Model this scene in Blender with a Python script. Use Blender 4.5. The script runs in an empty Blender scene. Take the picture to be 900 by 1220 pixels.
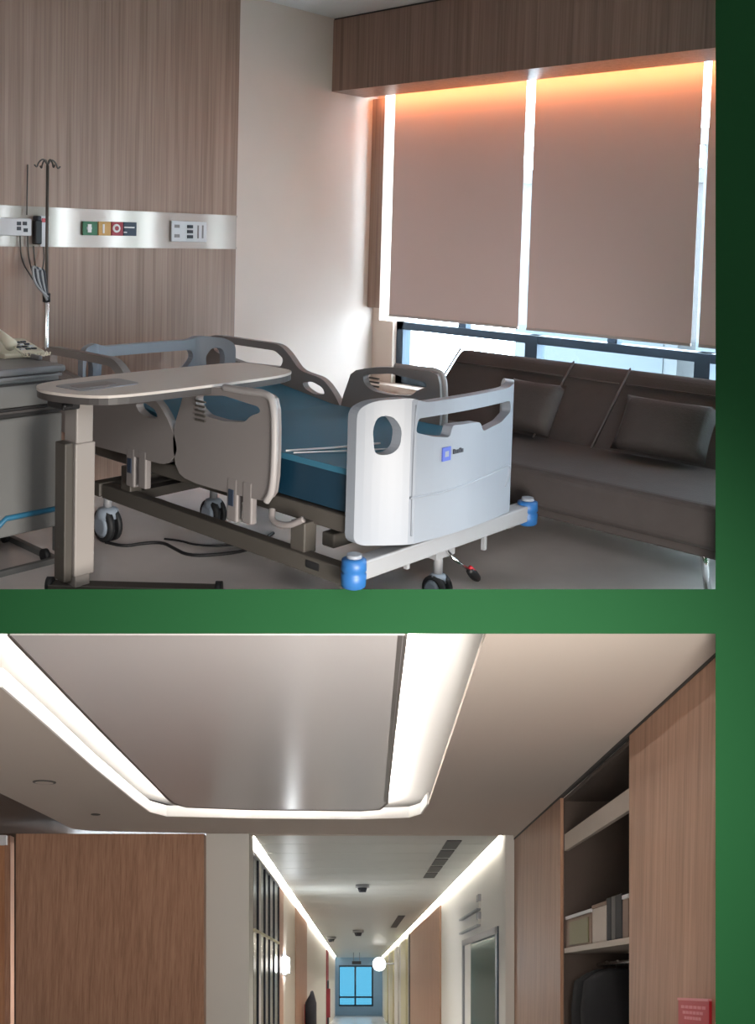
import bpy, bmesh, math, random
from mathutils import Vector, Matrix
from mathutils.geometry import tessellate_polygon
random.seed(7)
sc = bpy.context.scene
COL = sc.collection

# ------------------------------------------------------------------ camera
F = 1150.06                      # focal length in pixels of the 900 x 1220 frame
PX, PY = 427.0, 351.0            # principal point of the lens in the frame
YAW, PITCH, ROLL = 0.746528, 0.0600127, 0.0269099
CAM = Vector((-4.4029316, -4.3492824, 1.33))
FW = Vector((math.cos(YAW)*math.cos(PITCH), math.sin(YAW)*math.cos(PITCH), -math.sin(PITCH)))
_r = Vector((math.sin(YAW), -math.cos(YAW), 0)); _u = _r.cross(FW)
RT = math.cos(ROLL)*_r + math.sin(ROLL)*_u
UP = -math.sin(ROLL)*_r + math.cos(ROLL)*_u
cd = bpy.data.cameras.new('camera'); cam = bpy.data.objects.new('camera', cd); COL.objects.link(cam)
cd.sensor_fit = 'VERTICAL'; cd.sensor_height = 24.0; cd.sensor_width = 24.0
cd.lens = F/1220*24.0
cd.shift_x = (450-PX)/1220.0
cd.shift_y = (PY-610)/1220.0
cd.clip_start = 0.05; cd.clip_end = 400
m3 = Matrix((RT, UP, -FW)).transposed()
cam.matrix_world = Matrix.Translation(CAM) @ m3.to_4x4()
sc.camera = cam

# ------------------------------------------------------------------ world, lights, exposure
w = bpy.data.worlds.new('overcast_sky'); sc.world = w; w.use_nodes = True
bg = w.node_tree.nodes['Background']
bg.inputs[0].default_value = (0.80, 0.91, 1.0, 1); bg.inputs[1].default_value = 18.0
def area(name, loc, target, sx, sy, watts, col=(1, 1, 1)):
    l = bpy.data.lights.new(name, 'AREA'); l.shape = 'RECTANGLE'; l.size = sx; l.size_y = sy
    l.energy = watts; l.color = col
    o = bpy.data.objects.new(name, l); COL.objects.link(o); o.location = loc
    o.rotation_euler = (Vector(target)-Vector(loc)).to_track_quat('-Z', 'Y').to_euler(); return o
HALL_FILL = area('hall_fill_light', (-5.0, -4.9, 2.45), (-3.3, -3.1, 0.5), 1.6, 1.2, 78, (1.0, 0.96, 0.93))  # added fill light behind the camera, brightens the upper room
LOBBY_FILL = area('lobby_fill_light', (CAM+RT*0.75+UP*(-1.0)+FW*1.4), (CAM+RT*(-2.4)+UP*(-5.5)+FW*8.0), 0.8, 0.8, 76, (1.0, 0.93, 0.85)); LOBBY_FILL.data.spread = math.radians(125)  # added unseen fill light aimed into the lower room
vs = sc.view_settings
vs.view_transform = 'Standard'; vs.look = 'None'; vs.exposure = 0.0; vs.gamma = 1.0; vs.use_curve_mapping = False

# ------------------------------------------------------------------ helpers
def at(px, py, ax, val):
    """the point of the plane (axis = val) that stands at a pixel"""
    d = RT*((px-PX)/F) - UP*((py-PY)/F) + FW
    t = (val-CAM[ax])/d[ax]
    return CAM + t*d
# The passage on the lower storey runs downhill away from the hall: X across, H above eye level, d along.
VX, VY = 423.0, 1173.0
KX, KS = (VX-PX)/F, (VY-PY)/F
def cw(X, H, d): return CAM + RT*(X+KX*d) + FW*d + UP*(H-KS*d)
NRM = (UP+FW*KS).normalized()
def soff(px, py, H):                      # pixel -> (X, d) on a level H of the passage
    d = F*H/(VY-py); return ((px-VX)*d/F, d)
def side(px, py, X):                      # pixel -> (d, H) on a side plane X of the passage
    d = F*X/(px-VX); return (d, (VY-py)*d/F)
def front(px, py, d): return ((px-VX)*d/F, (VY-py)*d/F)

def mat(name, col, rough=0.5, metal=0.0, spec=0.5, emit=None, es=0.0, bump=0.0, bscale=60, var=0.0, vscale=8, trans=0.0, alpha=1.0):
    m = bpy.data.materials.new(name); m.use_nodes = True
    nt = m.node_tree; b = nt.nodes['Principled BSDF']
    b.inputs['Base Color'].default_value = (*col, 1)
    b.inputs['Roughness'].default_value = rough; b.inputs['Metallic'].default_value = metal
    b.inputs['Specular IOR Level'].default_value = spec
    if trans: b.inputs['Transmission Weight'].default_value = trans
    if emit: b.inputs['Emission Color'].default_value = (*emit, 1); b.inputs['Emission Strength'].default_value = es
    tc = nt.nodes.new('ShaderNodeTexCoord')
    if var:
        n = nt.nodes.new('ShaderNodeTexNoise'); n.inputs['Scale'].default_value = vscale; n.inputs['Detail'].default_value = 4
        nt.links.new(tc.outputs['Object'], n.inputs['Vector'])
        mx = nt.nodes.new('ShaderNodeMix'); mx.data_type = 'RGBA'
        mx.inputs[6].default_value = (*[c*(1-var) for c in col], 1); mx.inputs[7].default_value = (*[min(1, c*(1+var)) for c in col], 1)
        nt.links.new(n.outputs['Fac'], mx.inputs[0]); nt.links.new(mx.outputs[2], b.inputs['Base Color'])
    if bump:
        n2 = nt.nodes.new('ShaderNodeTexNoise'); n2.inputs['Scale'].default_value = bscale; n2.inputs['Detail'].default_value = 3
        nt.links.new(tc.outputs['Object'], n2.inputs['Vector'])
        bp = nt.nodes.new('ShaderNodeBump'); bp.inputs['Strength'].default_value = bump; bp.inputs['Distance'].default_value = 0.01
        nt.links.new(n2.outputs['Fac'], bp.inputs['Height']); nt.links.new(bp.outputs['Normal'], b.inputs['Normal'])
    return m

def wood(name, dark, mid, light, rough=0.45, sx=30, sz=0.7):
    """laminate with fine upright grain and broader upright bands"""
    m = bpy.data.materials.new(name); m.use_nodes = True
    nt = m.node_tree; b = nt.nodes['Principled BSDF']; b.inputs['Roughness'].default_value = rough
    tc = nt.nodes.new('ShaderNodeTexCoord')
    def noise(s, z, det, rot=0):
        mp = nt.nodes.new('ShaderNodeMapping'); mp.inputs['Scale'].default_value = (s, s, z)
        nt.links.new(tc.outputs['Object'], mp.inputs['Vector'])
        n = nt.nodes.new('ShaderNodeTexNoise'); n.inputs['Scale'].default_value = 1; n.inputs['Detail'].default_value = det
        n.inputs['Roughness'].default_value = 0.6
        nt.links.new(mp.outputs['Vector'], n.inputs['Vector']); return n.outputs['Fac']
    a, c = noise(sx, sz, 3), noise(sx*3.2, sz*1.6, 4)
    mth = nt.nodes.new('ShaderNodeMath'); mth.operation = 'MULTIPLY_ADD'; mth.inputs[1].default_value = 0.45
    nt.links.new(c, mth.inputs[0]); 
    m2 = nt.nodes.new('ShaderNodeMath'); m2.operation = 'MULTIPLY'; m2.inputs[1].default_value = 0.55
    nt.links.new(a, m2.inputs[0]); nt.links.new(m2.outputs[0], mth.inputs[2])
    cr = nt.nodes.new('ShaderNodeValToRGB'); e = cr.color_ramp.elements
    e[0].position = 0.32; e[0].color = (*dark, 1); e[1].position = 0.68; e[1].color = (*light, 1)
    k = e.new(0.5); k.color = (*mid, 1)
    nt.links.new(mth.outputs[0], cr.inputs[0]); nt.links.new(cr.outputs[0], b.inputs['Base Color'])
    bp = nt.nodes.new('ShaderNodeBump'); bp.inputs['Strength'].default_value = 0.12; bp.inputs['Distance'].default_value = 0.004
    nt.links.new(mth.outputs[0], bp.inputs['Height']); nt.links.new(bp.outputs['Normal'], b.inputs['Normal'])
    return m

def emis(name, col, s):
    m = bpy.data.materials.new(name); m.use_nodes = True; nt = m.node_tree; nt.nodes.clear()
    e = nt.nodes.new('ShaderNodeEmission'); o = nt.nodes.new('ShaderNodeOutputMaterial')
    e.inputs[0].default_value = (*col, 1); e.inputs[1].default_value = s
    nt.links.new(e.outputs[0], o.inputs[0]); return m

def glass(name, tint=(1, 1, 1), rough=0.0, mixf=0.08):
    """thin pane: mostly lets light pass, reflects a little"""
    m = bpy.data.materials.new(name); m.use_nodes = True; nt = m.node_tree; nt.nodes.clear()
    t = nt.nodes.new('ShaderNodeBsdfTransparent'); g = nt.nodes.new('ShaderNodeBsdfGlossy'); x = nt.nodes.new('ShaderNodeMixShader'); o = nt.nodes.new('ShaderNodeOutputMaterial')
    t.inputs[0].default_value = (*tint, 1); g.inputs['Roughness'].default_value = rough; x.inputs[0].default_value = mixf
    nt.links.new(t.outputs[0], x.inputs[1]); nt.links.new(g.outputs[0], x.inputs[2]); nt.links.new(x.outputs[0], o.inputs[0]); return m

def root_loc(o):
    while o is not None:
        if o.parent is None: return o.location.copy()
        o = o.parent
    return Vector((0, 0, 0))

def mk(name, verts, faces, m, parent=None, smooth=False, bevel=0.0, seg=2, fix=True):
    verts = [Vector(v) for v in verts]
    if parent is not None: org = root_loc(parent)
    else:
        lo = [min(v[i] for v in verts) for i in range(3)]; hi = [max(v[i] for v in verts) for i in range(3)]
        org = Vector(((lo[0]+hi[0])/2, (lo[1]+hi[1])/2, lo[2]))
    me = bpy.data.meshes.new(name)
    me.from_pydata([v-org for v in verts], [], faces)
    if fix:
        bm = bmesh.new(); bm.from_mesh(me)
        bmesh.ops.remove_doubles(bm, verts=bm.verts, dist=1e-5)
        bmesh.ops.recalc_face_normals(bm, faces=bm.faces)
        bm.to_mesh(me); bm.free()
    if smooth:
        for p in me.polygons: p.use_smooth = True
    me.materials.append(m)
    o = bpy.data.objects.new(name, me); COL.objects.link(o)
    if parent is not None: o.parent = parent
    else: o.location = org
    if bevel:
        b = o.modifiers.new('bevel', 'BEVEL'); b.width = bevel; b.segments = seg; b.limit_method = 'ANGLE'; b.angle_limit = math.radians(35)
        b.harden_normals = False
        if smooth is None:
            pass
    return o

BF = [(0, 3, 2, 1), (4, 5, 6, 7), (0, 1, 5, 4), (1, 2, 6, 5), (2, 3, 7, 6), (3, 0, 4, 7)]
def hexa(name, p8, m, parent=None, bevel=0, seg=2): return mk(name, p8, BF, m, parent, bevel=bevel, seg=seg)
def box(name, x0, x1, y0, y1, z0, z1, m, parent=None, bevel=0, seg=2):
    return hexa(name, [(x0, y0, z0), (x1, y0, z0), (x1, y1, z0), (x0, y1, z0), (x0, y0, z1), (x1, y0, z1), (x1, y1, z1), (x0, y1, z1)], m, parent, bevel, seg)
def cbox(name, X0, X1, H0, H1, d0, d1, m, parent=None, bevel=0):
    return hexa(name, [cw(X0, H0, d0), cw(X1, H0, d0), cw(X1, H0, d1), cw(X0, H0, d1), cw(X0, H1, d0), cw(X1, H1, d0), cw(X1, H1, d1), cw(X0, H1, d1)], m, parent, bevel)

def prism_data(poly, a0, a1, mp, holes=()):
    loops = [list(poly)] + [list(h) for h in holes]
    pts = [p for l in loops for p in l]; n = len(pts)
    tris = tessellate_polygon([[Vector((p[0], p[1], 0)) for p in l] for l in loops])
    v = [mp(p[0], p[1], a0) for p in pts] + [mp(p[0], p[1], a1) for p in pts]
    f = [tuple(t) for t in tris] + [tuple(i+n for i in reversed(t)) for t in tris]
    k = 0
    for l in loops:
        c = len(l)
        for i in range(c):
            j = (i+1) % c; f.append((k+i, k+j, k+j+n, k+i+n))
        k += c
    return v, f
def prism(name, poly, a0, a1, mp, m, parent=None, holes=(), bevel=0, seg=2):
    v, f = prism_data(poly, a0, a1, mp, holes); return mk(name, v, f, m, parent, bevel=bevel, seg=seg)

def rounded(poly, r, n=4):
    """round every corner of a 2-D polygon"""
    out = []; N = len(poly)
    for i in range(N):
        p, a, b = Vector(poly[i]), Vector(poly[i-1]), Vector(poly[(i+1) % N])
        ra = min(r, (a-p).length*0.45); rb = min(r, (b-p).length*0.45)
        p0 = p+(a-p).normalized()*ra; p1 = p+(b-p).normalized()*rb
        for k in range(n+1):
            t = k/n; q = p0*(1-t)**2 + p*2*t*(1-t) + p1*t*t; out.append((q.x, q.y))
    return out
def smoothpoly(poly, it=2):
    for _ in range(it):
        q = []
        for i in range(len(poly)):
            a, b = poly[i], poly[(i+1) % len(poly)]
            q += [(a[0]*.75+b[0]*.25, a[1]*.75+b[1]*.25), (a[0]*.25+b[0]*.75, a[1]*.25+b[1]*.75)]
        poly = q
    return poly
def smoothpath(pts, it=2):
    pts = [Vector(p) for p in pts]
    for _ in range(it):
        q = [pts[0]]
        for a, b in zip(pts, pts[1:]): q += [a*.75+b*.25, a*.25+b*.75]
        pts = q+[pts[-1]]
    return pts

def tube_data(pts, r, n=8, closed=False):
    pts = [Vector(p) for p in pts]; v = []; f = []
    ref = None; N = len(pts)
    for i, p in enumerate(pts):
        t = (pts[min(i+1, N-1)]-pts[max(i-1, 0)]).normalized()
        if ref is None: ref = t.orthogonal().normalized()
        ref = (ref-t*ref.dot(t)).normalized(); bn = t.cross(ref)
        rr = r[i] if isinstance(r, (list, tuple)) else r
        for k in range(n):
            a = 2*math.pi*k/n; v.append(p+ref*math.cos(a)*rr+bn*math.sin(a)*rr)
    for i in range(N-1):
        for k in range(n): f.append((i*n+k, i*n+(k+1) % n, (i+1)*n+(k+1) % n, (i+1)*n+k))
    f.append(tuple(range(n-1, -1, -1))); f.append(tuple((N-1)*n+k for k in range(n)))
    return v, f
def tube(name, pts, r, m, parent=None, n=8, it=0):
    if it:
        n0 = len(pts); pts = smoothpath(pts, it)
        if isinstance(r, (list, tuple)):
            N = len(pts); rr = []
            for i in range(N):
                t = i/(N-1)*(n0-1); j = min(int(t), n0-2); rr.append(r[j]+(r[j+1]-r[j])*(t-j))
            r = rr
    v, f = tube_data(pts, r, n); return mk(name, v, f, m, parent, smooth=True)
def lathe(name, c, axis, prof, m, parent=None, n=20, smooth=True):
    """prof: (distance along axis, radius)"""
    c = Vector(c); axis = Vector(axis).normalized()
    pts = [c+axis*a for a, _ in prof]
    e1 = axis.orthogonal().normalized(); e2 = axis.cross(e1); v = []; f = []
    for (a, r) in prof:
        for k in range(n):
            t = 2*math.pi*k/n; v.append(c+axis*a+(e1*math.cos(t)+e2*math.sin(t))*max(r, 1e-4))
    N = len(prof)
    for i in range(N-1):
        for k in range(n): f.append((i*n+k, i*n+(k+1) % n, (i+1)*n+(k+1) % n, (i+1)*n+k))
    f.append(tuple(range(n))); f.append(tuple((N-1)*n+k for k in range(n)))
    o = mk(name, v, f, m, parent, smooth=False)
    if smooth:
        for p in o.data.polygons:
            if len(p.vertices) == 4: p.use_smooth = True
    return o
def thing(name, label, cat, loc=(0, 0, 0), group=None):
    o = bpy.data.objects.new(name, None); COL.objects.link(o); o.location = loc; o.empty_display_size = 0.1
    return tag(o, label, cat, group)
def tag(o, label, cat, group=None):
    o['label'] = label; o['category'] = cat
    if group: o['group'] = group
    return o
def struct(o, label=None):
    o['kind'] = 'structure'
    if label: o['label'] = label
    return o
def pillow(name, c, ex, ey, ez, a, b, t, m, parent=None, n=10):
    """soft cushion: half sizes a, b along ex, ey and bulge t along ez"""
    c, ex, ey, ez = Vector(c), Vector(ex), Vector(ey), Vector(ez); v = []; f = []
    for s in (1, -1):
        for i in range(n+1):
            for j in range(n+1):
                p, q = -1+2*i/n, -1+2*j/n
                h = (max(0, (1-p**4)*(1-q**4)))**0.5
                pin = 1-0.05*(1-abs(p))*(abs(q) > .9)-0.0
                v.append(c+ex*a*p*(1-0.05*(1-q*q) if abs(p) == 1 else 1)+ey*b*q*(1-0.05*(1-p*p) if abs(q) == 1 else 1)+ez*t*h*s)
    k = (n+1)**2
    for s in (0, 1):
        for i in range(n):
            for j in range(n):
                q = [s*k+i*(n+1)+j, s*k+(i+1)*(n+1)+j, s*k+(i+1)*(n+1)+j+1, s*k+i*(n+1)+j+1]
                f.append(tuple(q if s == 0 else q[::-1]))
    return mk(name, v, f, m, parent, smooth=True)

# ------------------------------------------------------------------ materials
M = {}
M['wood_head'] = wood('brown_laminate', (0.21, 0.13, 0.095), (0.31, 0.20, 0.15), (0.40, 0.27, 0.21))
M['wood_pelmet'] = wood('dark_brown_laminate', (0.16, 0.098, 0.072), (0.25, 0.158, 0.118), (0.33, 0.215, 0.165))
M['wood_pass'] = wood('warm_brown_laminate', (0.235, 0.122, 0.075), (0.355, 0.195, 0.125), (0.44, 0.26, 0.172))
M['wood_door'] = wood('orange_laminate', (0.32, 0.14, 0.07), (0.42, 0.20, 0.10), (0.5, 0.26, 0.14))
M['white_wall'] = mat('beige_wallpaper', (0.66, 0.565, 0.51), 0.8, var=0.05, vscale=3, bump=0.05, bscale=220)
M['ceiling'] = mat('white_ceiling_paint', (0.78, 0.78, 0.78), 0.85)
M['floor'] = mat('grey_vinyl', (0.80, 0.74, 0.72), 0.24, var=0.10, vscale=5)
M['green'] = mat('green_paint', (0.0098, 0.068, 0.022), 0.8, spec=0.15)
M['hall'] = mat('hall_shell_paint', (0.6, 0.58, 0.56), 0.9)
M['steel'] = mat('brushed_aluminium', (0.42, 0.35, 0.31), 0.30, metal=0.7)
_nt = M['steel'].node_tree; _tc = _nt.nodes.new('ShaderNodeTexCoord'); _wv = _nt.nodes.new('ShaderNodeTexWave'); _wv.inputs['Scale'].default_value = 0.55; _wv.inputs['Distortion'].default_value = 0.6
_bp = _nt.nodes.new('ShaderNodeBump'); _bp.inputs['Strength'].default_value = 1.0; _bp.inputs['Distance'].default_value = 0.022
_nt.links.new(_tc.outputs['Object'], _wv.inputs['Vector']); _nt.links.new(_wv.outputs['Fac'], _bp.inputs['Height']); _nt.links.new(_bp.outputs['Normal'], _nt.nodes['Principled BSDF'].inputs['Normal'])
M['blind_bar'] = mat('blind_bar', (0.45, 0.40, 0.38), 0.5)
M['frame_blue'] = mat('blue_grey_aluminium', (0.055, 0.085, 0.12), 0.4, metal=0.3)
M['jamb'] = mat('jamb_paint', (0.62, 0.50, 0.42), 0.7)
M['white_plastic'] = mat('bed_white_plastic', (0.245, 0.275, 0.32), 0.38)
M['rail_plastic'] = mat('rail_grey_plastic', (0.23, 0.212, 0.21), 0.42)
M['rim'] = mat('rail_rim_plastic', (0.36, 0.345, 0.345), 0.4)
M['frame_metal'] = mat('bed_frame_paint', (0.28, 0.29, 0.31), 0.4)
M['frame_taupe'] = mat('deck_frame_paint', (0.075, 0.068, 0.060), 0.5)
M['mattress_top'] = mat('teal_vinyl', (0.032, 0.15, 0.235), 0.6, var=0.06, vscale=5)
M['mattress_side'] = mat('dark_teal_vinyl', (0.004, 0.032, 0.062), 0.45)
M['blue'] = mat('blue_rubber', (0.018, 0.11, 0.32), 0.45)
M['logo_blue'] = mat('logo_blue', (0.08, 0.12, 0.45), 0.5)
M['ink'] = mat('dark_ink', (0.04, 0.045, 0.06), 0.6)
M['black'] = mat('black_plastic', (0.012, 0.012, 0.014), 0.5)
M['rubber'] = mat('dark_rubber', (0.02, 0.022, 0.025), 0.6)
M['chrome'] = mat('chrome', (0.75, 0.74, 0.74), 0.2, metal=1.0)
M['caster_grey'] = mat('caster_cover', (0.30, 0.36, 0.44), 0.35)
M['table_top'] = mat('beige_table_laminate', (0.60, 0.55, 0.51), 0.45)
M['table_edge'] = mat('dark_edge_band', (0.07, 0.065, 0.065), 0.5)
M['table_metal'] = mat('cream_metal', (0.33, 0.305, 0.29), 0.45)
M['cab_white'] = mat('cabinet_grey_plastic', (0.16, 0.165, 0.165), 0.45)
M['cab_top'] = mat('cabinet_top_plastic', (0.19, 0.19, 0.20), 0.35)
M['cab_blue'] = mat('cabinet_blue_band', (0.03, 0.17, 0.30), 0.4)
M['sofa'] = mat('charcoal_leatherette', (0.048, 0.040, 0.039), 0.75, bump=0.15, bscale=90, var=0.15, vscale=14)
M['sofa_seam'] = mat('charcoal_piping', (0.07, 0.06, 0.058), 0.5)
M['phone'] = mat('cream_phone_plastic', (0.66, 0.62, 0.50), 0.5)
M['paper'] = mat('white_plate', (0.62, 0.62, 0.65), 0.5)
M['g_green'] = mat('label_green', (0.04, 0.16, 0.08), 0.5)
M['g_yellow'] = mat('label_yellow', (0.55, 0.32, 0.10), 0.5)
M['g_red'] = mat('label_red', (0.35, 0.04, 0.06), 0.5)
M['g_navy'] = mat('label_navy', (0.025, 0.04, 0.07), 0.5)
M['white_mark'] = mat('white_print', (0.75, 0.75, 0.75), 0.6)
M['red'] = mat('red_acrylic', (0.42, 0.012, 0.025), 0.35)
M['pink'] = mat('pale_pink_print', (0.62, 0.25, 0.27), 0.5)
M['led_warm'] = emis('warm_led', (1.0, 0.34, 0.12), 62)
M['led_white'] = emis('white_led', (1.0, 0.94, 0.87), 165)
M['led_pass'] = emis('passage_led', (1.0, 0.93, 0.82), 160)
M['lamp_white'] = emis('lit_globe', (1.0, 0.97, 0.9), 6)
M['lamp_wall'] = emis('lit_wall_lamp', (0.92, 0.97, 1.0), 45)
M['soffit'] = mat('soffit_paint', (0.54, 0.47, 0.42), 0.8)
M['cove'] = mat('cove_paint', (0.85, 0.84, 0.82), 0.8)
M['panel'] = mat('grey_gloss_panel', (0.60, 0.57, 0.58), 0.25)
M['panel_trim'] = mat('dark_trim', (0.12, 0.105, 0.10), 0.4)
M['pass_white'] = mat('passage_white_wall', (0.66, 0.64, 0.60), 0.6)
M['pass_ceiling'] = mat('passage_ceiling_panel', (0.50, 0.52, 0.50), 0.38)
M['pass_floor'] = mat('passage_floor', (0.45, 0.46, 0.47), 0.2)
M['dark_slot'] = mat('dark_slot', (0.03, 0.028, 0.026), 0.6)
M['dark_glass'] = mat('dark_glazing', (0.012, 0.018, 0.03), 0.12)
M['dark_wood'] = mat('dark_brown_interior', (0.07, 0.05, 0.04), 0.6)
M['slat'] = mat('navy_slat', (0.02, 0.025, 0.04), 0.7)
M['beige'] = mat('beige_panel', (0.48, 0.42, 0.35), 0.6)
M['cream'] = mat('cream_rail', (0.62, 0.58, 0.38), 0.4)
M['glass'] = glass('clear_pane', (0.93, 0.98, 1.0), 0.0, 0.06)
M['glass_teal'] = glass('teal_door_glass', (0.55, 0.78, 0.82), 0.05, 0.22)
M['glass_haze'] = glass('haze_cyan_pane', (0.095, 0.185, 0.22), 0.0, 0.04)  # cyan haze of the daylight put into the pane tint
M['end_haze'] = mat('end_wall_haze_blue', (0.30, 0.48, 0.66), 0.6)  # bluish daylight haze put into the end wall colour
M['olive'] = mat('olive_card', (0.12, 0.11, 0.035), 0.5)
M['box_brown'] = mat('brown_card', (0.18, 0.12, 0.09), 0.7)
M['cloth_black'] = mat('black_cloth', (0.010, 0.010, 0.012), 0.9)
M['cloth_grey'] = mat('grey_cloth', (0.09, 0.085, 0.08), 0.9)
M['shelf_edge'] = mat('pale_shelf', (0.42, 0.36, 0.31), 0.5)
M['bldg'] = mat('pale_facade', (0.05, 0.0575, 0.0625), 0.8, var=0.12, vscale=0.4)
M['bldg2'] = mat('blue_grey_facade', (0.033, 0.044, 0.053), 0.7, var=0.12, vscale=0.4)
M['clear_tube'] = mat('grey_tubing', (0.30, 0.31, 0.33), 0.3)

def blind_material():
    m = bpy.data.materials.new('roller_fabric'); m.use_nodes = True; nt = m.node_tree; nt.nodes.clear()
    d = nt.nodes.new('ShaderNodeBsdfDiffuse'); t = nt.nodes.new('ShaderNodeBsdfTranslucent'); x = nt.nodes.new('ShaderNodeMixShader'); o = nt.nodes.new('ShaderNodeOutputMaterial')
    d.inputs[0].default_value = (0.62, 0.50, 0.47, 1); t.inputs[0].default_value = (0.55, 0.42, 0.38, 1); x.inputs[0].default_value = 0.15
    tc = nt.nodes.new('ShaderNodeTexCoord'); n = nt.nodes.new('ShaderNodeTexNoise'); n.inputs['Scale'].default_value = 260
    bp = nt.nodes.new('ShaderNodeBump'); bp.inputs['Strength'].default_value = 0.08; bp.inputs['Distance'].default_value = 0.003
    nt.links.new(tc.outputs['Object'], n.inputs['Vector']); nt.links.new(n.outputs['Fac'], bp.inputs['Height']); nt.links.new(bp.outputs['Normal'], d.inputs['Normal'])
    nt.links.new(d.outputs[0], x.inputs[1]); nt.links.new(t.outputs[0], x.inputs[2]); nt.links.new(x.outputs[0], o.inputs[0]); return m
M['blind'] = blind_material()

# ================================================================== THE SHELL
HC = 2.7
D_F = 3.30       # front of the green slab edge and wall end
# green wall end on the right and slab edge between the two storeys
def ray(px, py, d): return CAM + RT*((px-PX)/F*d) - UP*((py-PY)/F*d) + FW*d
def wedge(name, px0, px1, py0, py1, d0, d1, m):
    p = [ray(px0, py1, d0), ray(px1, py1, d0), ray(px1, py1, d1), ray(px0, py1, d1), ray(px0, py0, d0), ray(px1, py0, d0), ray(px1, py0, d1), ray(px0, py0, d1)]
    return hexa(name, p, m)
struct(wedge('wall_front', 853, 1700, -600, 1900, D_F, D_F+0.06, M['green']), 'green painted wall end at the right of both rooms')
struct(wedge('trim_1', -1100, 853.2, 702, 755, D_F, D_F+0.19, M['green']), 'green painted floor slab edge between the two storeys')

# upper room
def floor_pt(px, d):
    # point of the upper floor at column px and depth d
    a, b = 300.0, 3000.0
    for _ in range(60):
        c = (a+b)/2
        if ray(px, c, d).z > 0: a = c
        else: b = c
    v = ray(px, (a+b)/2, d); return (v.x, v.y)
fa, fb = floor_pt(-300, 3.49), floor_pt(1300, 3.49)
_k = (0.02-fb[1])/(fa[1]-fb[1]); fa = (fb[0]+(fa[0]-fb[0])*_k, 0.02)
struct(prism('floor', [fa, fb, (0.46, fb[1]), (0.46, 0.02)], -0.012, 0.0, lambda x, y, z: (x, y, z), M['floor']), 'grey vinyl floor of the patient room')
struct(box('ceiling', -9.5, 0.75, -10.5, 0.3, HC, HC+0.1, M['ceiling']), 'white ceiling over the patient room')
struct(box('wall_head', -9.5, 0.75, 0.0, 0.25, 0, HC, M['white_wall']), 'beige papered wall behind the bed')
XW = 0.47        # plane of the window
pj = at(471, 381, 0, XW).y
zs = 0.36; zt = 2.45
struct(box('wall_window', XW, XW+0.25, -10.5, 0.0, 0, zs, M['jamb']))
struct(box('wall_window', XW, XW+0.25, -10.5, 0.0, zt, HC, M['jamb']))
pu = at(458, 250, 0, XW).y
struct(box('wall_window', XW-0.02, XW+0.25, pj, 0.0, zs, at(471, 383, 0, XW).z, M['jamb']))
struct(box('wall_window', XW-0.02, XW+0.25, pu, 0.0, at(471, 383, 0, XW).z, zt, M['jamb']))
struct(box('wall_window', XW, XW+0.25, -10.5, -5.2, zs, zt, M['jamb']))
struct(box('trim_2', 0.39, XW-0.021, at(455.5, 250, 0, 0.39).y, -0.001, 0.86, 2.241, M['wood_head']), 'brown window jamb strip at the room corner')
# made-up unseen hall round the camera, shuts sky light out of the rooms
def kbox(name, x0, x1, y0, y1, d0, d1, m):
    P = lambda x, y, d: CAM+RT*x+UP*y+FW*d
    return struct(hexa(name, [P(x0, y0, d0), P(x1, y0, d0), P(x1, y0, d1), P(x0, y0, d1), P(x0, y1, d0), P(x1, y1, d0), P(x1, y1, d1), P(x0, y1, d1)], m))
kbox('shell_back', -4.3, 3.7, -4.2, 1.7, -2.3, -2.2, M['hall'])
kbox('shell_left', -4.3, -4.2, -10.0, 1.7, -2.3, 12.0, M['hall'])
kbox('shell_right', 3.6, 3.7, -4.2, 1.7, -2.3, 3.35, M['hall'])

# head wall cladding with the medical rail between the two panels
xe = at(283, 200, 1, -0.03).x
zA, zB = 1.432, 1.239
struct(box('trim_3', -4.6, xe, -0.03, -0.001, zA, HC-0.002, M['wood_head']), 'brown wood panel above the aluminium rail')
struct(box('trim_4', -4.6, xe, -0.03, -0.001, 0.0, zB, M['wood_head']), 'brown wood panel below the aluminium rail')
rail = thing('medical_rail', 'brushed aluminium medical rail running across the brown head wall', 'rail', (-2.2, -0.03, zB))
box('rail_body', -4.6, xe-0.004, -0.038, -0.002, zB, zA, M['steel'], rail, 0.004)
box('edge_lip', -4.6, xe-0.004, -0.042, -0.034, zA-0.012, zA, M['steel'], rail)
box('edge_lip', -4.6, xe-0.004, -0.042, -0.034, zB, zB+0.012, M['steel'], rail)

# pelmet and blinds
struct(box('trim_5', -0.0, 0.03, -5.0, -0.001, 2.242, HC-0.012, M['wood_pelmet']), 'dark brown pelmet above the window blinds')
struct(box('trim_18', 0.006, 0.03, -5.0, -0.001, HC-0.012, HC-0.001, M['dark_slot']), 'dark strip painted as a shadow gap above the pelmet')  # solid strip coloured as shade, also stops the warm strip light leaking
struct(box('trim_6', 0.031, 0.31, -5.0, -0.001, 2.242, 2.256, M['wood_pelmet']), 'underside board of the window pelmet')
ld = thing('led_strip', 'warm orange light strip hidden in the pelmet above the blinds', 'light strip', (0.14, -2.5, 2.263))
box('light_diffuser', 0.311, 0.320, -4.9, -0.08, 2.248, 2.262, M['led_warm'], ld)
box('light_channel', 0.300, 0.320, -4.9, -0.08, 2.2625, 2.268, M['frame_metal'], ld)
XB = 0.40
def yb(px, py): return at(px, py, 0, XB).y
spans = [((463.5, 378), (617.5, 392), 'left roller blind in the window, next to the beige wall'),
         ((627.5, 395), (823.5, 412), 'middle roller blind, the widest one seen, behind the sofa'),
         ((832.5, 414), None, 'right roller blind cut off by the green wall end')]
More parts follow.
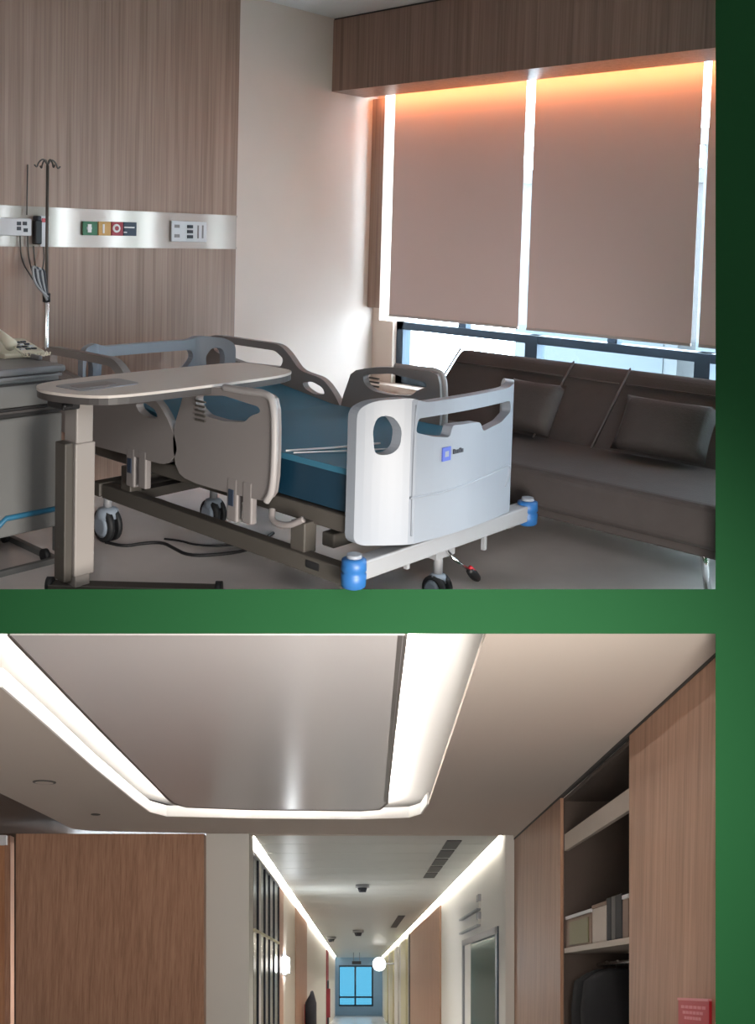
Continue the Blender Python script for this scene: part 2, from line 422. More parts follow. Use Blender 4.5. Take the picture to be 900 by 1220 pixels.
for a, b, lab in spans:
    y0 = yb(*a); y1 = yb(*b) if b else y0-0.95
    t = thing('roller_blind', lab, 'blind', (XB, (y0+y1)/2, 0.80), 'roller blinds in the patient room window')
    ZB = at(540, 382, 0, XB).z
    box('fabric', XB, XB+0.0015, y1, y0, ZB, 2.44, M['blind'], t)
    box('bottom_bar', XB-0.006, XB+0.010, y1, y0, ZB-0.013, ZB+0.003, M['blind_bar'], t, 0.003)
    lathe('roller', (XB+0.012, y0, 2.46), (0, -1, 0), [(0, 0.02), (y0-y1, 0.02)], M['blind_bar'], t, 12)
# window
win = struct(thing('window_1', 'dark blue aluminium window behind the roller blinds', 'window', (XW, -2.4, zs)))
del win['category']
z_tr = at(471, 383, 0, XW).z
box('frame', XW+0.02, XW+0.10, -5.2, pj, z_tr-0.05, z_tr, M['frame_blue'], win)
box('frame', XW+0.02, XW+0.10, -5.2, pj, zs, zs+0.06, M['frame_blue'], win)
box('frame', XW+0.02, XW+0.10, -5.2, pj, zt-0.05, zt, M['frame_blue'], win)
box('frame', XW+0.02, XW+0.10, pj-0.055, pj, zs, z_tr, M['frame_blue'], win)
mull = [at(634, 400, 0, XW+0.02).y, at(838, 420, 0, XW+0.02).y, at(838, 420, 0, XW+0.02).y-1.0, at(838, 420, 0, XW+0.02).y-2.0]
for i, y in enumerate(mull):
    box('mullion', XW+0.015, XW+0.10, y-0.042, y+0.042, zs, z_tr, M['frame_blue'], win)
    box('mullion', XW+0.04, XW+0.10, y+0.50, y+0.56, z_tr, zt, M['frame_blue'], win)
ys = [pj]+mull+[-5.2]
for a, b in zip(ys, ys[1:]):
    box('pane', XW+0.058, XW+0.062, b, a, zs+0.05, z_tr-0.04, M['glass'], win)
box('pane', XW+0.058, XW+0.062, -5.2, pu, z_tr, zt-0.04, M['glass'], win)
struct(box('trim_7', XW-0.10, XW+0.02, -5.2, 0.0-0.001, zs-0.03, zs-0.001, M['jamb']), 'window sill behind the sofa')

# buildings outside
blds = [(26, -6, 9, 8, 2.2, 'bldg', 'pale tower block seen left of the mullion under the blind'),
        (30, 6, 8, 9, 5.0, 'bldg2', 'blue grey tower block far outside at the left of the window'),
        (24, -18, 7, 8, 0.2, 'bldg2', 'low blue grey block outside behind the sofa'),
        (34, 17, 9, 8, 4.0, 'bldg', 'pale block outside at the far left of the window')]
for x, y, wx, wy, top, mm, lab in blds:
    t = thing('building', lab, 'building', (x+wx/2, y, -40), 'buildings outside the window')
    box('body', x, x+wx, y-wy/2, y+wy/2, -40, top, M[mm], t)
    box('parapet', x-0.2, x+wx+0.2, y-wy/2-0.2, y+wy/2+0.2, top, top+0.6, M['bldg'], t)
    for k in range(6):
        z = top-2.2-k*3.0
        box('window_band', x-0.05, x, y-wy/2+0.6, y+wy/2-0.6, z, z+1.4, M['dark_glass' if k % 2 else 'bldg2'], t)

# ================================================================== THE BED
BX = -1.66; BF_Y, BH_Y = -2.30, -0.42
XN, XF = BX-0.47, BX+0.47
bed = thing('hospital_bed', 'adjustable hospital bed with white plastic boards and a teal mattress', 'bed', (BX, -1.35, 0))
def board(name, ysign, y0, outline, holes, thick, m):
    """bowed end board: outline in (x from centre, z); wings bend back towards the mattress"""
    v, f = prism_data(outline, -thick/2, thick/2, lambda x, z, a: (x, a, z), holes)
    me = bpy.data.meshes.new(name); me.from_pydata(v, [], f)
    bm = bmesh.new(); bm.from_mesh(me)
    for xc in [-0.42, -0.40, -0.38, -0.36, -0.34, -0.32, -0.30, -0.28, -0.2, -0.1, 0, 0.1, 0.2, 0.28, 0.30, 0.32, 0.34, 0.36, 0.38, 0.40, 0.42]:
        bmesh.ops.bisect_plane(bm, geom=bm.verts[:]+bm.edges[:]+bm.faces[:], plane_co=(xc, 0, 0), plane_no=(1, 0, 0))
    org = root_loc(bed)
    for q in bm.verts:
        x = q.co.x; ex = max(0, abs(x)-0.29)
        back = 0.62*ex + 1.3*ex*ex - 0.02*(1-(x/0.3)**2 if abs(x) < .3 else 0)
        q.co = Vector((BX+x, y0+ysign*back+q.co.y, q.co.z))-org
    bmesh.ops.recalc_face_normals(bm, faces=bm.faces); bm.to_mesh(me); bm.free()
    me.materials.append(m); o = bpy.data.objects.new(name, me); COL.objects.link(o); o.parent = bed
    b = o.modifiers.new('bevel', 'BEVEL'); b.width = 0.008; b.segments = 3; b.limit_method = 'ANGLE'; b.angle_limit = math.radians(50)
    for p in me.polygons: p.use_smooth = False
    return o
outl = rounded([(-0.44, 0.312), (-0.44, 0.765), (-0.40, 0.795), (-0.30, 0.805), (-0.25, 0.785), (0.25, 0.785), (0.30, 0.805), (0.40, 0.795), (0.44, 0.765), (0.44, 0.36), (0.38, 0.312)], 0.03, 4)
h_c = rounded([(-0.285, 0.688), (-0.275, 0.734), (0.262, 0.737), (0.27, 0.695), (0.20, 0.665), (0.075, 0.648), (0.055, 0.684), (-0.105, 0.692), (-0.118, 0.652), (-0.2, 0.664)], 0.014, 3)
h_l = rounded([(-0.395, 0.615), (-0.402, 0.70), (-0.39, 0.745), (-0.35, 0.745), (-0.325, 0.70), (-0.33, 0.64), (-0.355, 0.615)], 0.02, 3)
h_r = [(-x, z) for x, z in reversed(h_l)]
fbd = board('footboard', 1, BF_Y-0.03, outl, [h_c, h_l, h_r], 0.04, M['white_plastic'])
hh_c = rounded([(-0.27, 0.60), (-0.26, 0.735), (0.26, 0.735), (0.27, 0.69), (0.20, 0.615), (0.1, 0.59), (-0.1, 0.59), (-0.2, 0.59)], 0.03, 3)
hbd = board('headboard', -1, BH_Y, outl, [hh_c, h_l, h_r], 0.04, M['white_plastic'])
# raised line and badge on the footboard
yf = BF_Y-0.072
def fy(x): return BF_Y-0.05-0.02*(1-((x-BX)/0.3)**2)
tube('relief_line', [(BX+u_, fy(BX+u_)+0.001, z_) for u_, z_ in ((-0.30, 0.470), (-0.22, 0.467), (-0.15, 0.466), (-0.05, 0.47), (0.0, 0.473), (0.10, 0.479), (0.18, 0.487), (0.24, 0.492), (0.28, 0.489), (0.278, 0.46), (0.245, 0.415))], 0.0045, M['white_plastic'], fbd, 6, 2)
tube('relief_line', [(BX-0.285, yf+0.022, 0.78), (BX-0.292, yf+0.021, 0.6), (BX-0.29, yf+0.021, 0.34)], 0.003, M['white_plastic'], fbd, 6, 1)
lg = at(529, 534, 1, yf); lh = at(538, 548, 1, yf)
bdg = box('badge', lg.x, lh.x, fy(lg.x)-0.005, fy(lg.x)+0.006, lh.z, lg.z, M['logo_blue'], fbd); bdg['label'] = 'small blue square badge'
box('badge_mark', lg.x+0.012, lh.x-0.012, fy(lg.x)-0.0056, fy(lg.x), lh.z+0.014, lg.z-0.014, M['white_plastic'], fbd)
q0 = at(541, 539, 1, yf); q1 = at(553, 536, 1, yf)
for k in range(5):
    s = (q1.x-q0.x)/5
    box('badge_letter', q0.x+k*s, q0.x+k*s+s*0.72, fy(q0.x)-0.005, fy(q0.x)+0.006, q0.z-0.006, q0.z+(0.010 if k in (0, 3) else 0.006), M['ink'], fbd)

# side rails, outlines taken on the rail planes
def yz(pts, X): return [(lambda p: (p.y, p.z))(at(a, b, 0, X)) for a, b in pts]
fr_out = yz([(224, 466), (245, 461.5), (271, 461), (303, 466.5), (321, 468.5), (330, 477), (331.5, 520), (329, 584), (321, 596), (305, 593), (271, 585), (228, 572), (214.7, 560), (210, 528), (213, 504), (219, 484)], XN)
fr_hol = yz([(237, 471), (271, 470.7), (313, 484), (315, 491), (302.7, 494.7), (296, 502.7), (270.7, 501), (249, 494.7), (239, 484)], XN)
hr_out = yz([(248.3, 403), (257.5, 398.5), (336, 410), (347, 421), (360, 441), (387.7, 450.5), (400.5, 467), (411.5, 489)], XF)
ylast = hr_out[-1][0]; yfirst = hr_out[0][0]
hr_out = hr_out + [(ylast-0.015, 0.47), (ylast+0.06, 0.41), (-0.72, 0.40), (yfirst-0.06, 0.43), (yfirst+0.01, 0.55)]
hr_h1 = yz([(257.5, 406.5), (331, 417.5), (341, 427), (338, 437), (292, 432), (270, 424), (257.5, 417)], XF)
hr_h2 = yz([(363, 455), (375, 454), (388, 461.5), (390.6, 470), (376.7, 469), (366, 462)], XF)
foot_rail_shape = (smoothpoly(fr_out, 1), [rounded(fr_hol, 0.02, 3)])
head_rail_shape = (rounded(hr_out, 0.04, 3), [rounded(hr_h1, 0.02, 3), rounded(hr_h2, 0.02, 3)])
for X in (XN, XF):
    s = -1 if X == XN else 1
    mp = lambda y, z, a, X=X: (X+a, y, z)
    for nm, (o_, h_) in (('foot_side_rail', foot_rail_shape), ('head_side_rail', head_rail_shape)):
        r = prism(nm, o_, -0.018, 0.018, mp, M['rail_plastic'], bed, h_, bevel=0.009, seg=3)
    # rounded raised rim at the free end of the foot rail
    e = [(X+s*0.014, y, z) for y, z in fr_out[2:9]]
    tube('rail_rim', e, 0.014, M['rim'], bed, 8, 2)
    # grip grooves
    for k in range(5):
        z = 0.69-k*0.018
        box('grip_rib', X+s*0.017, X+s*0.024, -1.50, -1.44, z, z+0.007, M['frame_taupe'], bed)
# mattress: flat foot part, slightly raised back part
mt_prof = rounded([(-2.22, 0.405), (-2.235, 0.55), (-1.28, 0.555), (-0.56, 0.655), (-0.55, 0.50), (-1.26, 0.405)], 0.03, 4)
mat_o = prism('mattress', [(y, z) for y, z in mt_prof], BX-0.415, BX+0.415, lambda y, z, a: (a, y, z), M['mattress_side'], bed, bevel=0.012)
cv = [(-2.238, 0.532), (-2.241, 0.553), (-1.28, 0.559), (-0.555, 0.66), (-0.55, 0.635), (-1.27, 0.535)]
cov = prism('mattress_cover', rounded(cv, 0.008, 3), BX-0.4185, BX+0.4185, lambda y, z, a: (a, y, z), M['mattress_top'], mat_o, bevel=0.012)
tube('mattress_strap', [(XN+0.06, -1.86, 0.5615), (BX-0.2, -1.95, 0.5595), (BX-0.05, -1.99, 0.5595)], 0.004, M['white_mark'], mat_o, 6, 1)
tube('mattress_strap', [(XN+0.06, -1.90, 0.561), (BX-0.15, -2.05, 0.5585), (BX+0.05, -2.12, 0.5585)], 0.003, M['white_mark'], mat_o, 6, 1)
# deck frame
for X in (BX-0.40, BX+0.40): box('deck_rail', X-0.025, X+0.025, -2.22, -0.5, 0.335, 0.395, M['frame_taupe'], bed, 0.006)
for y in (-2.20, -1.6, -1.0, -0.55): box('deck_crossbar', BX-0.40, BX+0.40, y-0.025, y+0.025, 0.34, 0.39, M['frame_taupe'], bed)
box('deck_end_plate', BX-0.40, BX+0.40, -2.235, -2.215, 0.375, 0.40, M['frame_metal'], bed)
# base frame
for X in (BX-0.46, BX+0.46): box('base_rail', X-0.028, X+0.028, -2.25, -0.80, 0.185, 0.245, M['frame_taupe'], bed, 0.006)
box('base_end_bar', BX-0.50, BX+0.50, -2.315, -2.25, 0.225, 0.288, M['frame_metal'], bed, 0.006)
box('base_end_bar', BX-0.50, BX+0.50, -0.80, -0.74, 0.19, 0.25, M['frame_taupe'], bed, 0.006)
for px_, s in ((427, -1), (628, 1)):
    X = BX+s*0.505
    lathe('bumper', (X, -2.292, 0.205), (0, 0, 1), [(0, 0.030), (0.006, 0.040), (0.045, 0.042), (0.052, 0.036), (0.058, 0.042), (0.092, 0.040), (0.098, 0.028)], M['blue'], bed, 18)
    lathe('bumper_cap', (X, -2.292, 0.302), (0, 0, 1), [(0, 0.026), (0.012, 0.024)], M['white_plastic'], bed, 16)
# posts that carry the deck
for X in (BX-0.44, BX+0.44):
    for y in (-1.99, -0.95): box('lift_post', X-0.03, X+0.03, y-0.035, y+0.035, 0.235, 0.345, M['frame_taupe'], bed, 0.005)
    s = -1 if X < BX else 1
    for y in (-1.70, -1.05):
        box('rail_bracket', X+s*0.02, X+s*0.05, y-0.07, y-0.02, 0.285, 0.44, M['rail_plastic'], bed, 0.006)
        box('rail_bracket', X+s*0.02, X+s*0.05, y+0.01, y+0.07, 0.275, 0.44, M['rail_plastic'], bed, 0.008)
        box('bracket_window', X+s*0.049, X+s*0.054, y+0.028, y+0.054, 0.335, 0.395, M['g_navy'], bed)
    tube('rail_lever', [(X+s*0.03, -1.86, 0.36), (X+s*0.05, -1.88, 0.325), (X+s*0.05, -1.96, 0.325), (X+s*0.03, -2.02, 0.36)], 0.012, M['rail_plastic'], bed, 8, 2)
box('motor_housing', BX-0.12, BX+0.12, -1.72, -1.2, 0.27, 0.345, M['frame_taupe'], bed, 0.01)
box('tilt_arm', BX-0.38, BX+0.38, -2.08, -2.02, 0.25, 0.30, M['frame_taupe'], bed, 0.006)
tube('tilt_arm', [(BX-0.30, -2.18, 0.33), (BX-0.30, -1.5, 0.30), (BX-0.2, -1.25, 0.30)], 0.02, M['frame_taupe'], bed)
# casters
def caster(x, y, zt_, r=0.065):
    c = thing_part = mk('caster', *tube_data([(x, y, zt_), (x, y, r*1.9)], 0.018, 10), M['frame_metal'], bed, smooth=True)
    for s in (-1, 1):
        lathe('caster_wheel', (x+s*0.008, y, r), (s, 0, 0), [(0, r), (0.02, r), (0.026, r*0.8)], M['rubber'], c, 20)
        lathe('caster_cover', (x+s*0.0345, y, r), (s, 0, 0), [(0, r*0.72), (0.008, r*0.5)], M['caster_grey'], c, 16)
    lathe('caster_hood', (x, y, r*1.45), (0, 0, 1), [(0, r*0.75), (r*0.5, r*0.6), (r*0.62, 0.02)], M['caster_grey'], c, 14)
caster(BX-0.47, -0.82, 0.20, 0.072)
caster(BX+0.42, -0.82, 0.20, 0.072)
caster(BX+0.0, -0.95, 0.28, 0.062)
caster(BX+0.03, -2.22, 0.24, 0.05)
box('wheel_beam', BX-0.46, BX+0.46, -0.98, -0.92, 0.20, 0.24, M['frame_taupe'], bed)
box('end_bracket', BX-0.02, BX+0.09, -2.25, -2.19, 0.17, 0.235, M['frame_metal'], bed)
box('brake_pedal', XN-0.02, XN+0.012, -2.12, -2.05, 0.205, 0.235, M['black'], bed, 0.006)
p0, p1 = at(541, 666, 1, -2.29), at(559, 679, 1, -2.31)
tube('pedal_rod', [(p0.x, -2.25, p0.z+0.03), p0, p1], 0.006, M['chrome'], bed)
p2 = at(570, 690, 1, -2.31)
pd = tube('foot_pedal', [p1, (p1+p2)/2, p2], [0.012, 0.02, 0.011], M['black'], bed, 8, 1)
tube('pedal_grip', [p1-Vector((0, 0.004, -0.012)), (p1+p2)/2-Vector((0, 0.004, -0.014))], 0.007, M['red'], pd)
for px_, py_ in ((484, 672), (576, 650)):
    p = at(px_, py_, 1, -2.28); box('bar_stub', p.x-0.008, p.x+0.008, -2.29, -2.275, p.z-0.015, 0.23, M['frame_metal'], bed)

# ================================================================== OVERBED TABLE
ot = thing('overbed_table', 'beige overbed table on a cream column reaching across the bed', 'table', (-2.53, -1.26, 0))
ZT = 0.765
top_poly = smoothpoly([(-2.62, -1.12), (-2.69, -1.22), (-2.69, -1.34), (-2.62, -1.49), (-2.5, -1.535), (-2.2, -1.535), (-1.80, -1.52), (-1.66, -1.46), (-1.63, -1.38), (-1.63, -1.2), (-1.66, -1.11), (-1.8, -1.09), (-2.4, -1.09)], 2)
tt = prism('table_top', top_poly, ZT-0.010, ZT, lambda x, y, z: (x, y, z), M['table_top'], ot, bevel=0.003)
cxx, cyy = -2.16, -1.31
prism('edge_band', [(cxx+(x-cxx)*0.997, cyy+(y-cyy)*0.995) for x, y in top_poly], ZT-0.034, ZT-0.0105, lambda x, y, z: (x, y, z), M['table_edge'], tt, bevel=0.004)
prism('inset_tray', rounded([(-2.62, -1.22), (-2.60, -1.38), (-2.34, -1.36), (-2.34, -1.20)], 0.03, 3), ZT, ZT+0.003, lambda x, y, z: (x, y, z), M['frame_metal'], tt)
prism('tray_recess', rounded([(-2.585, -1.26), (-2.575, -1.34), (-2.42, -1.33), (-2.42, -1.25)], 0.02, 3), ZT+0.0031, ZT+0.0045, lambda x, y, z: (x, y, z), M['rail_plastic'], tt)
LX, LY = -2.535, -1.255
box('outer_column', LX-0.034, LX+0.034, LY-0.042, LY+0.042, 0.56, ZT-0.035, M['table_metal'], ot, 0.005)
box('inner_column', LX-0.040, LX+0.040, LY-0.048, LY+0.048, 0.075, 0.562, M['table_metal'], ot, 0.005)
box('column_cover', LX-0.075, LX-0.042, LY-0.035, LY+0.035, 0.06, 0.565, M['frame_taupe'], ot, 0.004)
box('foot_post', LX-0.030, LX+0.030, LY-0.036, LY+0.036, 0.03, 0.08, M['table_metal'], ot, 0.004)
box('bracket', LX-0.10, LX-0.03, LY-0.06, LY+0.05, ZT-0.075, ZT-0.035, M['black'], ot, 0.006)
tube('release_lever', [(LX-0.06, LY-0.05, ZT-0.06), (LX-0.09, LY-0.08, ZT-0.055), (LX-0.12, LY-0.10, ZT-0.05)], 0.008, M['black'], ot, 8, 1)
_e = Vector((RT.x, RT.y, 0)).normalized(); _n = Vector((-_e.y, _e.x, 0))
for s0, s1 in ((-0.10, 0.52),):
    a0, a1 = Vector((LX, LY, 0))+_e*s0, Vector((LX, LY, 0))+_e*s1
    hexa('base_arm', [a0-_n*0.03+Vector((0, 0, 0.008)), a1-_n*0.03+Vector((0, 0, 0.008)), a1+_n*0.03+Vector((0, 0, 0.008)), a0+_n*0.03+Vector((0, 0, 0.008)),
                      a0-_n*0.03+Vector((0, 0, 0.034)), a1-_n*0.03+Vector((0, 0, 0.034)), a1+_n*0.03+Vector((0, 0, 0.034)), a0+_n*0.03+Vector((0, 0, 0.034))], M['frame_taupe'], ot, 0.004)
    for q in (a0, a1): lathe('table_caster', q-_e*0.012+Vector((0, 0, 0.027)), _e, [(0, 0.027), (0.024, 0.027)], M['rubber'], ot, 16)

# ================================================================== BEDSIDE CABINET, PHONE
CY = -0.93; cx1 = at(73, 560, 1, CY).x; cx0 = cx1-0.48; CB = -0.50
cb = thing('bedside_cabinet', 'grey bedside cabinet with a blue band at the left of the overbed table', 'cabinet', ((cx0+cx1)/2, (CY+CB)/2, 0))
def zc(px, py): return at(px, py, 1, CY).z
z_top = zc(75, 434); z_s1 = zc(46, 451.5); z_d0, z_d1 = zc(50, 483), zc(50, 493); z_b1, z_b0 = zc(60, 604), zc(60, 612); z_bot = zc(70, 626); z_f0 = zc(70, 664); z_f1 = zc(70, 676)
box('top_tray', cx0-0.01, cx1+0.01, CY-0.015, CB, z_top-0.028, z_top, M['cab_top'], cb, 0.010)
rim = [(cx0+0.01, CB-0.02), (cx1-0.01, CB-0.02), (cx1-0.01, CY+0.12), (cx0+0.01, CY+0.12)]
box('back_rim', cx0, cx1, CB-0.03, CB, z_top, z_top+0.025, M['cab_top'], cb, 0.006)
box('side_rim', cx1-0.02, cx1, CY+0.15, CB, z_top, z_top+0.02, M['cab_top'], cb, 0.006)
dr = box('drawer', cx0, cx1, CY-0.006, CY+0.02, z_s1+0.004, z_top-0.032, M['cab_top'], cb, 0.006)
dr2 = box('drawer', cx0, cx1, CY-0.006, CY+0.02, z_d0+0.004, z_s1-0.010, M['cab_white'], cb, 0.006)
box('drawer_grip', cx0+0.02, cx1-0.01, CY-0.014, CY-0.004, z_s1-0.016, z_s1-0.008, M['black'], dr2)
box('body', cx0+0.006, cx1-0.006, CY+0.012, CB, z_bot, z_top-0.03, M['cab_white'], cb, 0.004)
box('dark_gap', cx0+0.004, cx1-0.004, CY-0.002, CY+0.014, z_d1+0.002, z_d0+0.002, M['black'], cb)
box('gap_bar', cx0, cx1, CY-0.012, CY, (z_d0+z_d1)/2-0.001, (z_d0+z_d1)/2+0.010, M['table_edge'], cb, 0.003)
dor = box('door', cx0, cx1, CY-0.006, CY+0.02, z_bot, z_d1-0.002, M['cab_white'], cb, 0.008)
tube('blue_band', [(cx0, CY-0.008, z_bot+0.01), (cx1-0.30, CY-0.008, z_bot+0.012), (cx1-0.26, CY-0.008, z_b0+0.0), (cx1-0.235, CY-0.008, (z_b0+z_b1)/2+0.006), (cx1, CY-0.008, (z_b0+z_b1)/2+0.004)], 0.011, M['cab_blue'], dor, 8)
for x in (cx0+0.012, cx1-0.012):
    for y in (CY+0.012, CB-0.015): box('leg', x-0.012, x+0.012, y-0.012, y+0.012, 0.05, z_bot, M['cab_white'], cb, 0.003)
box('shadow_back', cx0+0.02, cx1-0.02, CB-0.04, CB-0.03, z_f0, z_bot, M['dark_slot'], cb)  # dark sheet painted as the shadow inside the open lower compartment
box('lower_shelf', cx0+0.02, cx1-0.02, CY+0.02, CB-0.03, z_f1, z_f1+0.01, M['dark_slot'], cb)  # shelf coloured dark for the same inner shadow
box('lower_bar', cx0, cx1, CY, CY+0.024, z_f1, z_f0, M['cab_white'], cb, 0.003)
box('lower_bar', cx0, cx1, CB-0.027, CB-0.003, z_f1, z_f0, M['cab_white'], cb, 0.003)
for x in (cx0+0.012, cx1-0.012): box('lower_bar', x-0.012, x+0.012, CY+0.02, CB-0.02, z_f1, z_f0, M['cab_white'], cb, 0.003)
for x in (cx0+0.04, cx1-0.04):
    for y in (CY+0.05, CB-0.05): lathe('caster', (x-0.01, y, 0.026), (1, 0, 0), [(0, 0.026), (0.02, 0.026)], M['rubber'], cb, 14)

ph = thing('telephone', 'cream desk telephone on the grey bedside cabinet', 'telephone', at(8, 424, 2, z_top))
pxl, pyl, _z = at(8, 424, 2, z_top)
prism('phone_body', [(pyl-0.10, 0.0), (pyl-0.10, 0.022), (pyl+0.09, 0.062), (pyl+0.10, 0.0)], pxl-0.06, pxl+0.12, lambda y, z, a: (a, y, z_top+z), M['phone'], ph, bevel=0.008)
tube('handset', [(pxl-0.03, pyl-0.10, z_top+0.055), (pxl-0.035, pyl-0.04, z_top+0.085), (pxl-0.035, pyl+0.04, z_top+0.105), (pxl-0.03, pyl+0.10, z_top+0.085)], [0.026, 0.018, 0.018, 0.018, 0.018, 0.026][:4], M['phone'], ph, 10)
for i in range(3):
    for j in range(4):
        y = pyl-0.065+j*0.03; z = z_top+0.022+(y-pyl+0.10)/0.19*0.040
        box('key', pxl+0.025+i*0.026, pxl+0.043+i*0.026, y-0.008, y+0.008, z, z+0.006, M['ink'] if (i+j) % 3 else M['paper'], ph)
pts = [Vector((pxl-0.02, pyl-0.10, z_top+0.05))]
for k in range(40):
    a = k*1.3; t = k/39
    pts.append(Vector((pxl+0.0+0.12*t+0.008*math.cos(a), pyl-0.125-0.02*math.sin(t*3.1)+0.004*math.sin(a), z_top+0.016+0.008*math.sin(a))))
tube('coiled_cord', pts, 0.0035, M['phone'], ph, 5)

# ================================================================== IV POLE AND WALL FITTINGS
iv = thing('iv_stand', 'thin chrome drip stand with hooks in front of the brown head wall', 'drip stand', (0, 0, 0))
yi = -0.24; pb = at(55, 415, 1, yi); pt_ = at(62, 192, 1, yi); pm = at(57, 352, 1, yi)
iv.location = (pb.x, yi, 0)
lathe('outer_tube', (pb.x, yi, 0.05), (0, 0, 1), [(0, 0.013), (pm.z-0.05, 0.013), (pm.z-0.045, 0.009)], M['chrome'], iv, 12)
lathe('inner_rod', (pb.x, yi, pm.z-0.05), (0, 0, 1), [(0, 0.007), (pt_.z-pm.z+0.03, 0.007)], M['frame_taupe'], iv, 10)
for s in (-1, 1):
    for ax in ((1, 0), (0, 1)):
        tube('hook', [(pb.x, yi, pt_.z-0.02), (pb.x+s*ax[0]*0.02, yi+s*ax[1]*0.02, pt_.z+0.01), (pb.x+s*ax[0]*0.045, yi+s*ax[1]*0.045, pt_.z-0.01), (pb.x+s*ax[0]*0.052, yi+s*ax[1]*0.052, pt_.z-0.035), (pb.x+s*ax[0]*0.065, yi+s*ax[1]*0.065, pt_.z-0.022)], 0.004, M['frame_taupe'], iv, 6, 2)
lathe('clamp', (pb.x, yi, pm.z-0.03), (0, 0, 1), [(0, 0.018), (0.04, 0.018)], M['black'], iv, 12)
for k in range(5):
    a = k*2*math.pi/5+0.3; rr = 0.15
    tube('base_leg', [(pb.x, yi, 0.08), (pb.x+rr*math.cos(a)*0.6, yi+rr*math.sin(a)*0.6, 0.06), (pb.x+rr*math.cos(a), yi+rr*math.sin(a), 0.012)], 0.012, M['chrome'], iv, 8)
lathe('drip_dish', (pb.x+0.02, yi-0.03, pb.z-0.012), (0, 0, 1), [(0, 0.03), (0.012, 0.05), (0.016, 0.05), (0.008, 0.03)], M['chrome'], iv, 18)
tb = thing('tubing_bundle', 'grey tubing bundle hung on the drip stand below the rail', 'tubing', (pb.x-0.03, yi-0.02, pm.z-0.03))
for k in range(4):
    o_ = k*0.012; x0 = pb.x-0.018-o_
    tube('tube_loop', [(pb.x-0.012, yi-0.020-0.004*k, pm.z-0.005), (x0-0.025, yi-0.03, pm.z+0.06), (x0-0.035, yi-0.03, pm.z+0.12+0.008*k), (x0-0.012, yi-0.03, pm.z+0.125), (x0-0.004, yi-0.03, pm.z+0.06), (pb.x-0.012, yi-0.028, pm.z-0.02)], 0.006, M['clear_tube'] if k % 2 else M['ink'], tb, 6, 2)

def wall_box(px0, py0, px1, py1, name, t, m, parent=None, bevel=0.002, y=-0.0425):
    a, b = at(px0, py0, 1, y), at(px1, py1, 1, y)
    return box(name, a.x, b.x, y-t, y, b.z, a.z, m, parent, bevel)
a_ = at(0, 280, 1, -0.043)
so = thing('wall_socket_unit', 'white socket box at the left end of the aluminium rail', 'socket', (a_.x, -0.043, a_.z))
wall_box(-40, 258, 34, 281, 'housing', 0.03, M['paper'], so, 0.004)
for i, (u0, v0) in enumerate(((20, 264), (27, 264), (20, 270), (28, 272))):
    wall_box(u0, v0, u0+5, v0+4.5, 'socket_hole', 0.002, M['ink'], so, 0, y=-0.0727)
a_ = at(42, 292, 1, -0.043)
fm = thing('flowmeter', 'black flowmeter hanging on the aluminium rail beside the drip stand', 'flowmeter', (a_.x, -0.043, a_.z))
wall_box(47, 257, 57, 294, 'back_plate', 0.012, M['paper'], fm, 0.002)
wall_box(38, 262, 46, 291, 'body', 0.035, M['black'], fm, 0.006)
wall_box(39, 257, 44, 263, 'knob', 0.045, M['ink'], fm, 0.004)
wall_box(49.5, 260, 54, 265, 'red_button', 0.004, M['red'], fm, 0.001, y=-0.0546)
for pxs in (33, 24, 40, 52):
    pa, pbm, pc = at(pxs, 293 if pxs > 34 else 280, 1, -0.05), at(pxs+1, 310, 1, -0.06), at(42+(pxs-33)*0.3, 333, 1, -0.15)
    tube('gas_hose', [pa, pbm, pc], 0.0035, M['frame_taupe'], fm, 6, 2)
pa, pb_ = at(33, 196, 1, -0.036), at(32, 256, 1, -0.06)
tube('upper_cable', [pa, pb_], 0.003, M['frame_taupe'], so, 6)
a_ = at(129, 281, 1, -0.043)
gl = thing('gas_outlet_plate', 'row of green, amber, red and navy gas outlets on the rail', 'gas outlets', (a_.x, -0.043, a_.z))
for u0, u1, k, mk_ in ((98, 115, 'g_green', 0), (116.5, 131, 'g_yellow', 1), (132, 145.5, 'g_red', 2), (146.5, 161.5, 'g_navy', 3)):
    ou = wall_box(u0, 263.5+(u0-98)*0.02, u1, 280.5+(u0-98)*0.012, 'outlet', 0.010, M[k], gl, 0.002)
    c = (u0+u1)/2; yq = -0.0527
    if mk_ == 0:
        q = at(c, 272, 1, yq-0.002); lathe('socket_ring', (q.x, yq, q.z), (0, -1, 0), [(0, 0.014), (0.004, 0.014), (0.004, 0.008)], M['paper'], ou, 14)
        wall_box(c-2, 267, c+2, 277, 'mark', 0.005, M['white_mark'], ou, 0, y=yq)
    if mk_ == 1:
        wall_box(c-1.5, 267, c+0.5, 278, 'mark', 0.003, M['white_mark'], ou, 0, y=yq)
    if mk_ == 2:
        q = at(c, 272, 1, yq); lathe('socket_ring', (q.x, yq, q.z), (0, -1, 0), [(0, 0.022), (0.004, 0.022)], M['white_mark'], ou, 16)
        lathe('socket_core', (q.x, yq-0.004, q.z), (0, -1, 0), [(0, 0.012), (0.002, 0.012)], M['g_red'], ou, 12)
    if mk_ == 3:
        wall_box(c-6, 270, c+6, 272, 'mark', 0.003, M['white_mark'], ou, 0, y=yq); wall_box(c-6.5, 276, c-3, 277.5, 'mark', 0.003, M['white_mark'], ou, 0, y=yq)
a_ = at(224, 289, 1, -0.043)
nc = thing('nurse_call_plate', 'white nurse call plate with black buttons on the rail', 'wall plate', (a_.x, -0.043, a_.z))
wall_box(203.5, 263, 245, 288.5, 'plate', 0.010, M['paper'], nc, 0.003)
yq = -0.0527
for v0 in (267.5, 279):
    wall_box(208, v0, 214, v0+4, 'mark', 0.002, M['rail_plastic'], nc, 0, y=yq)
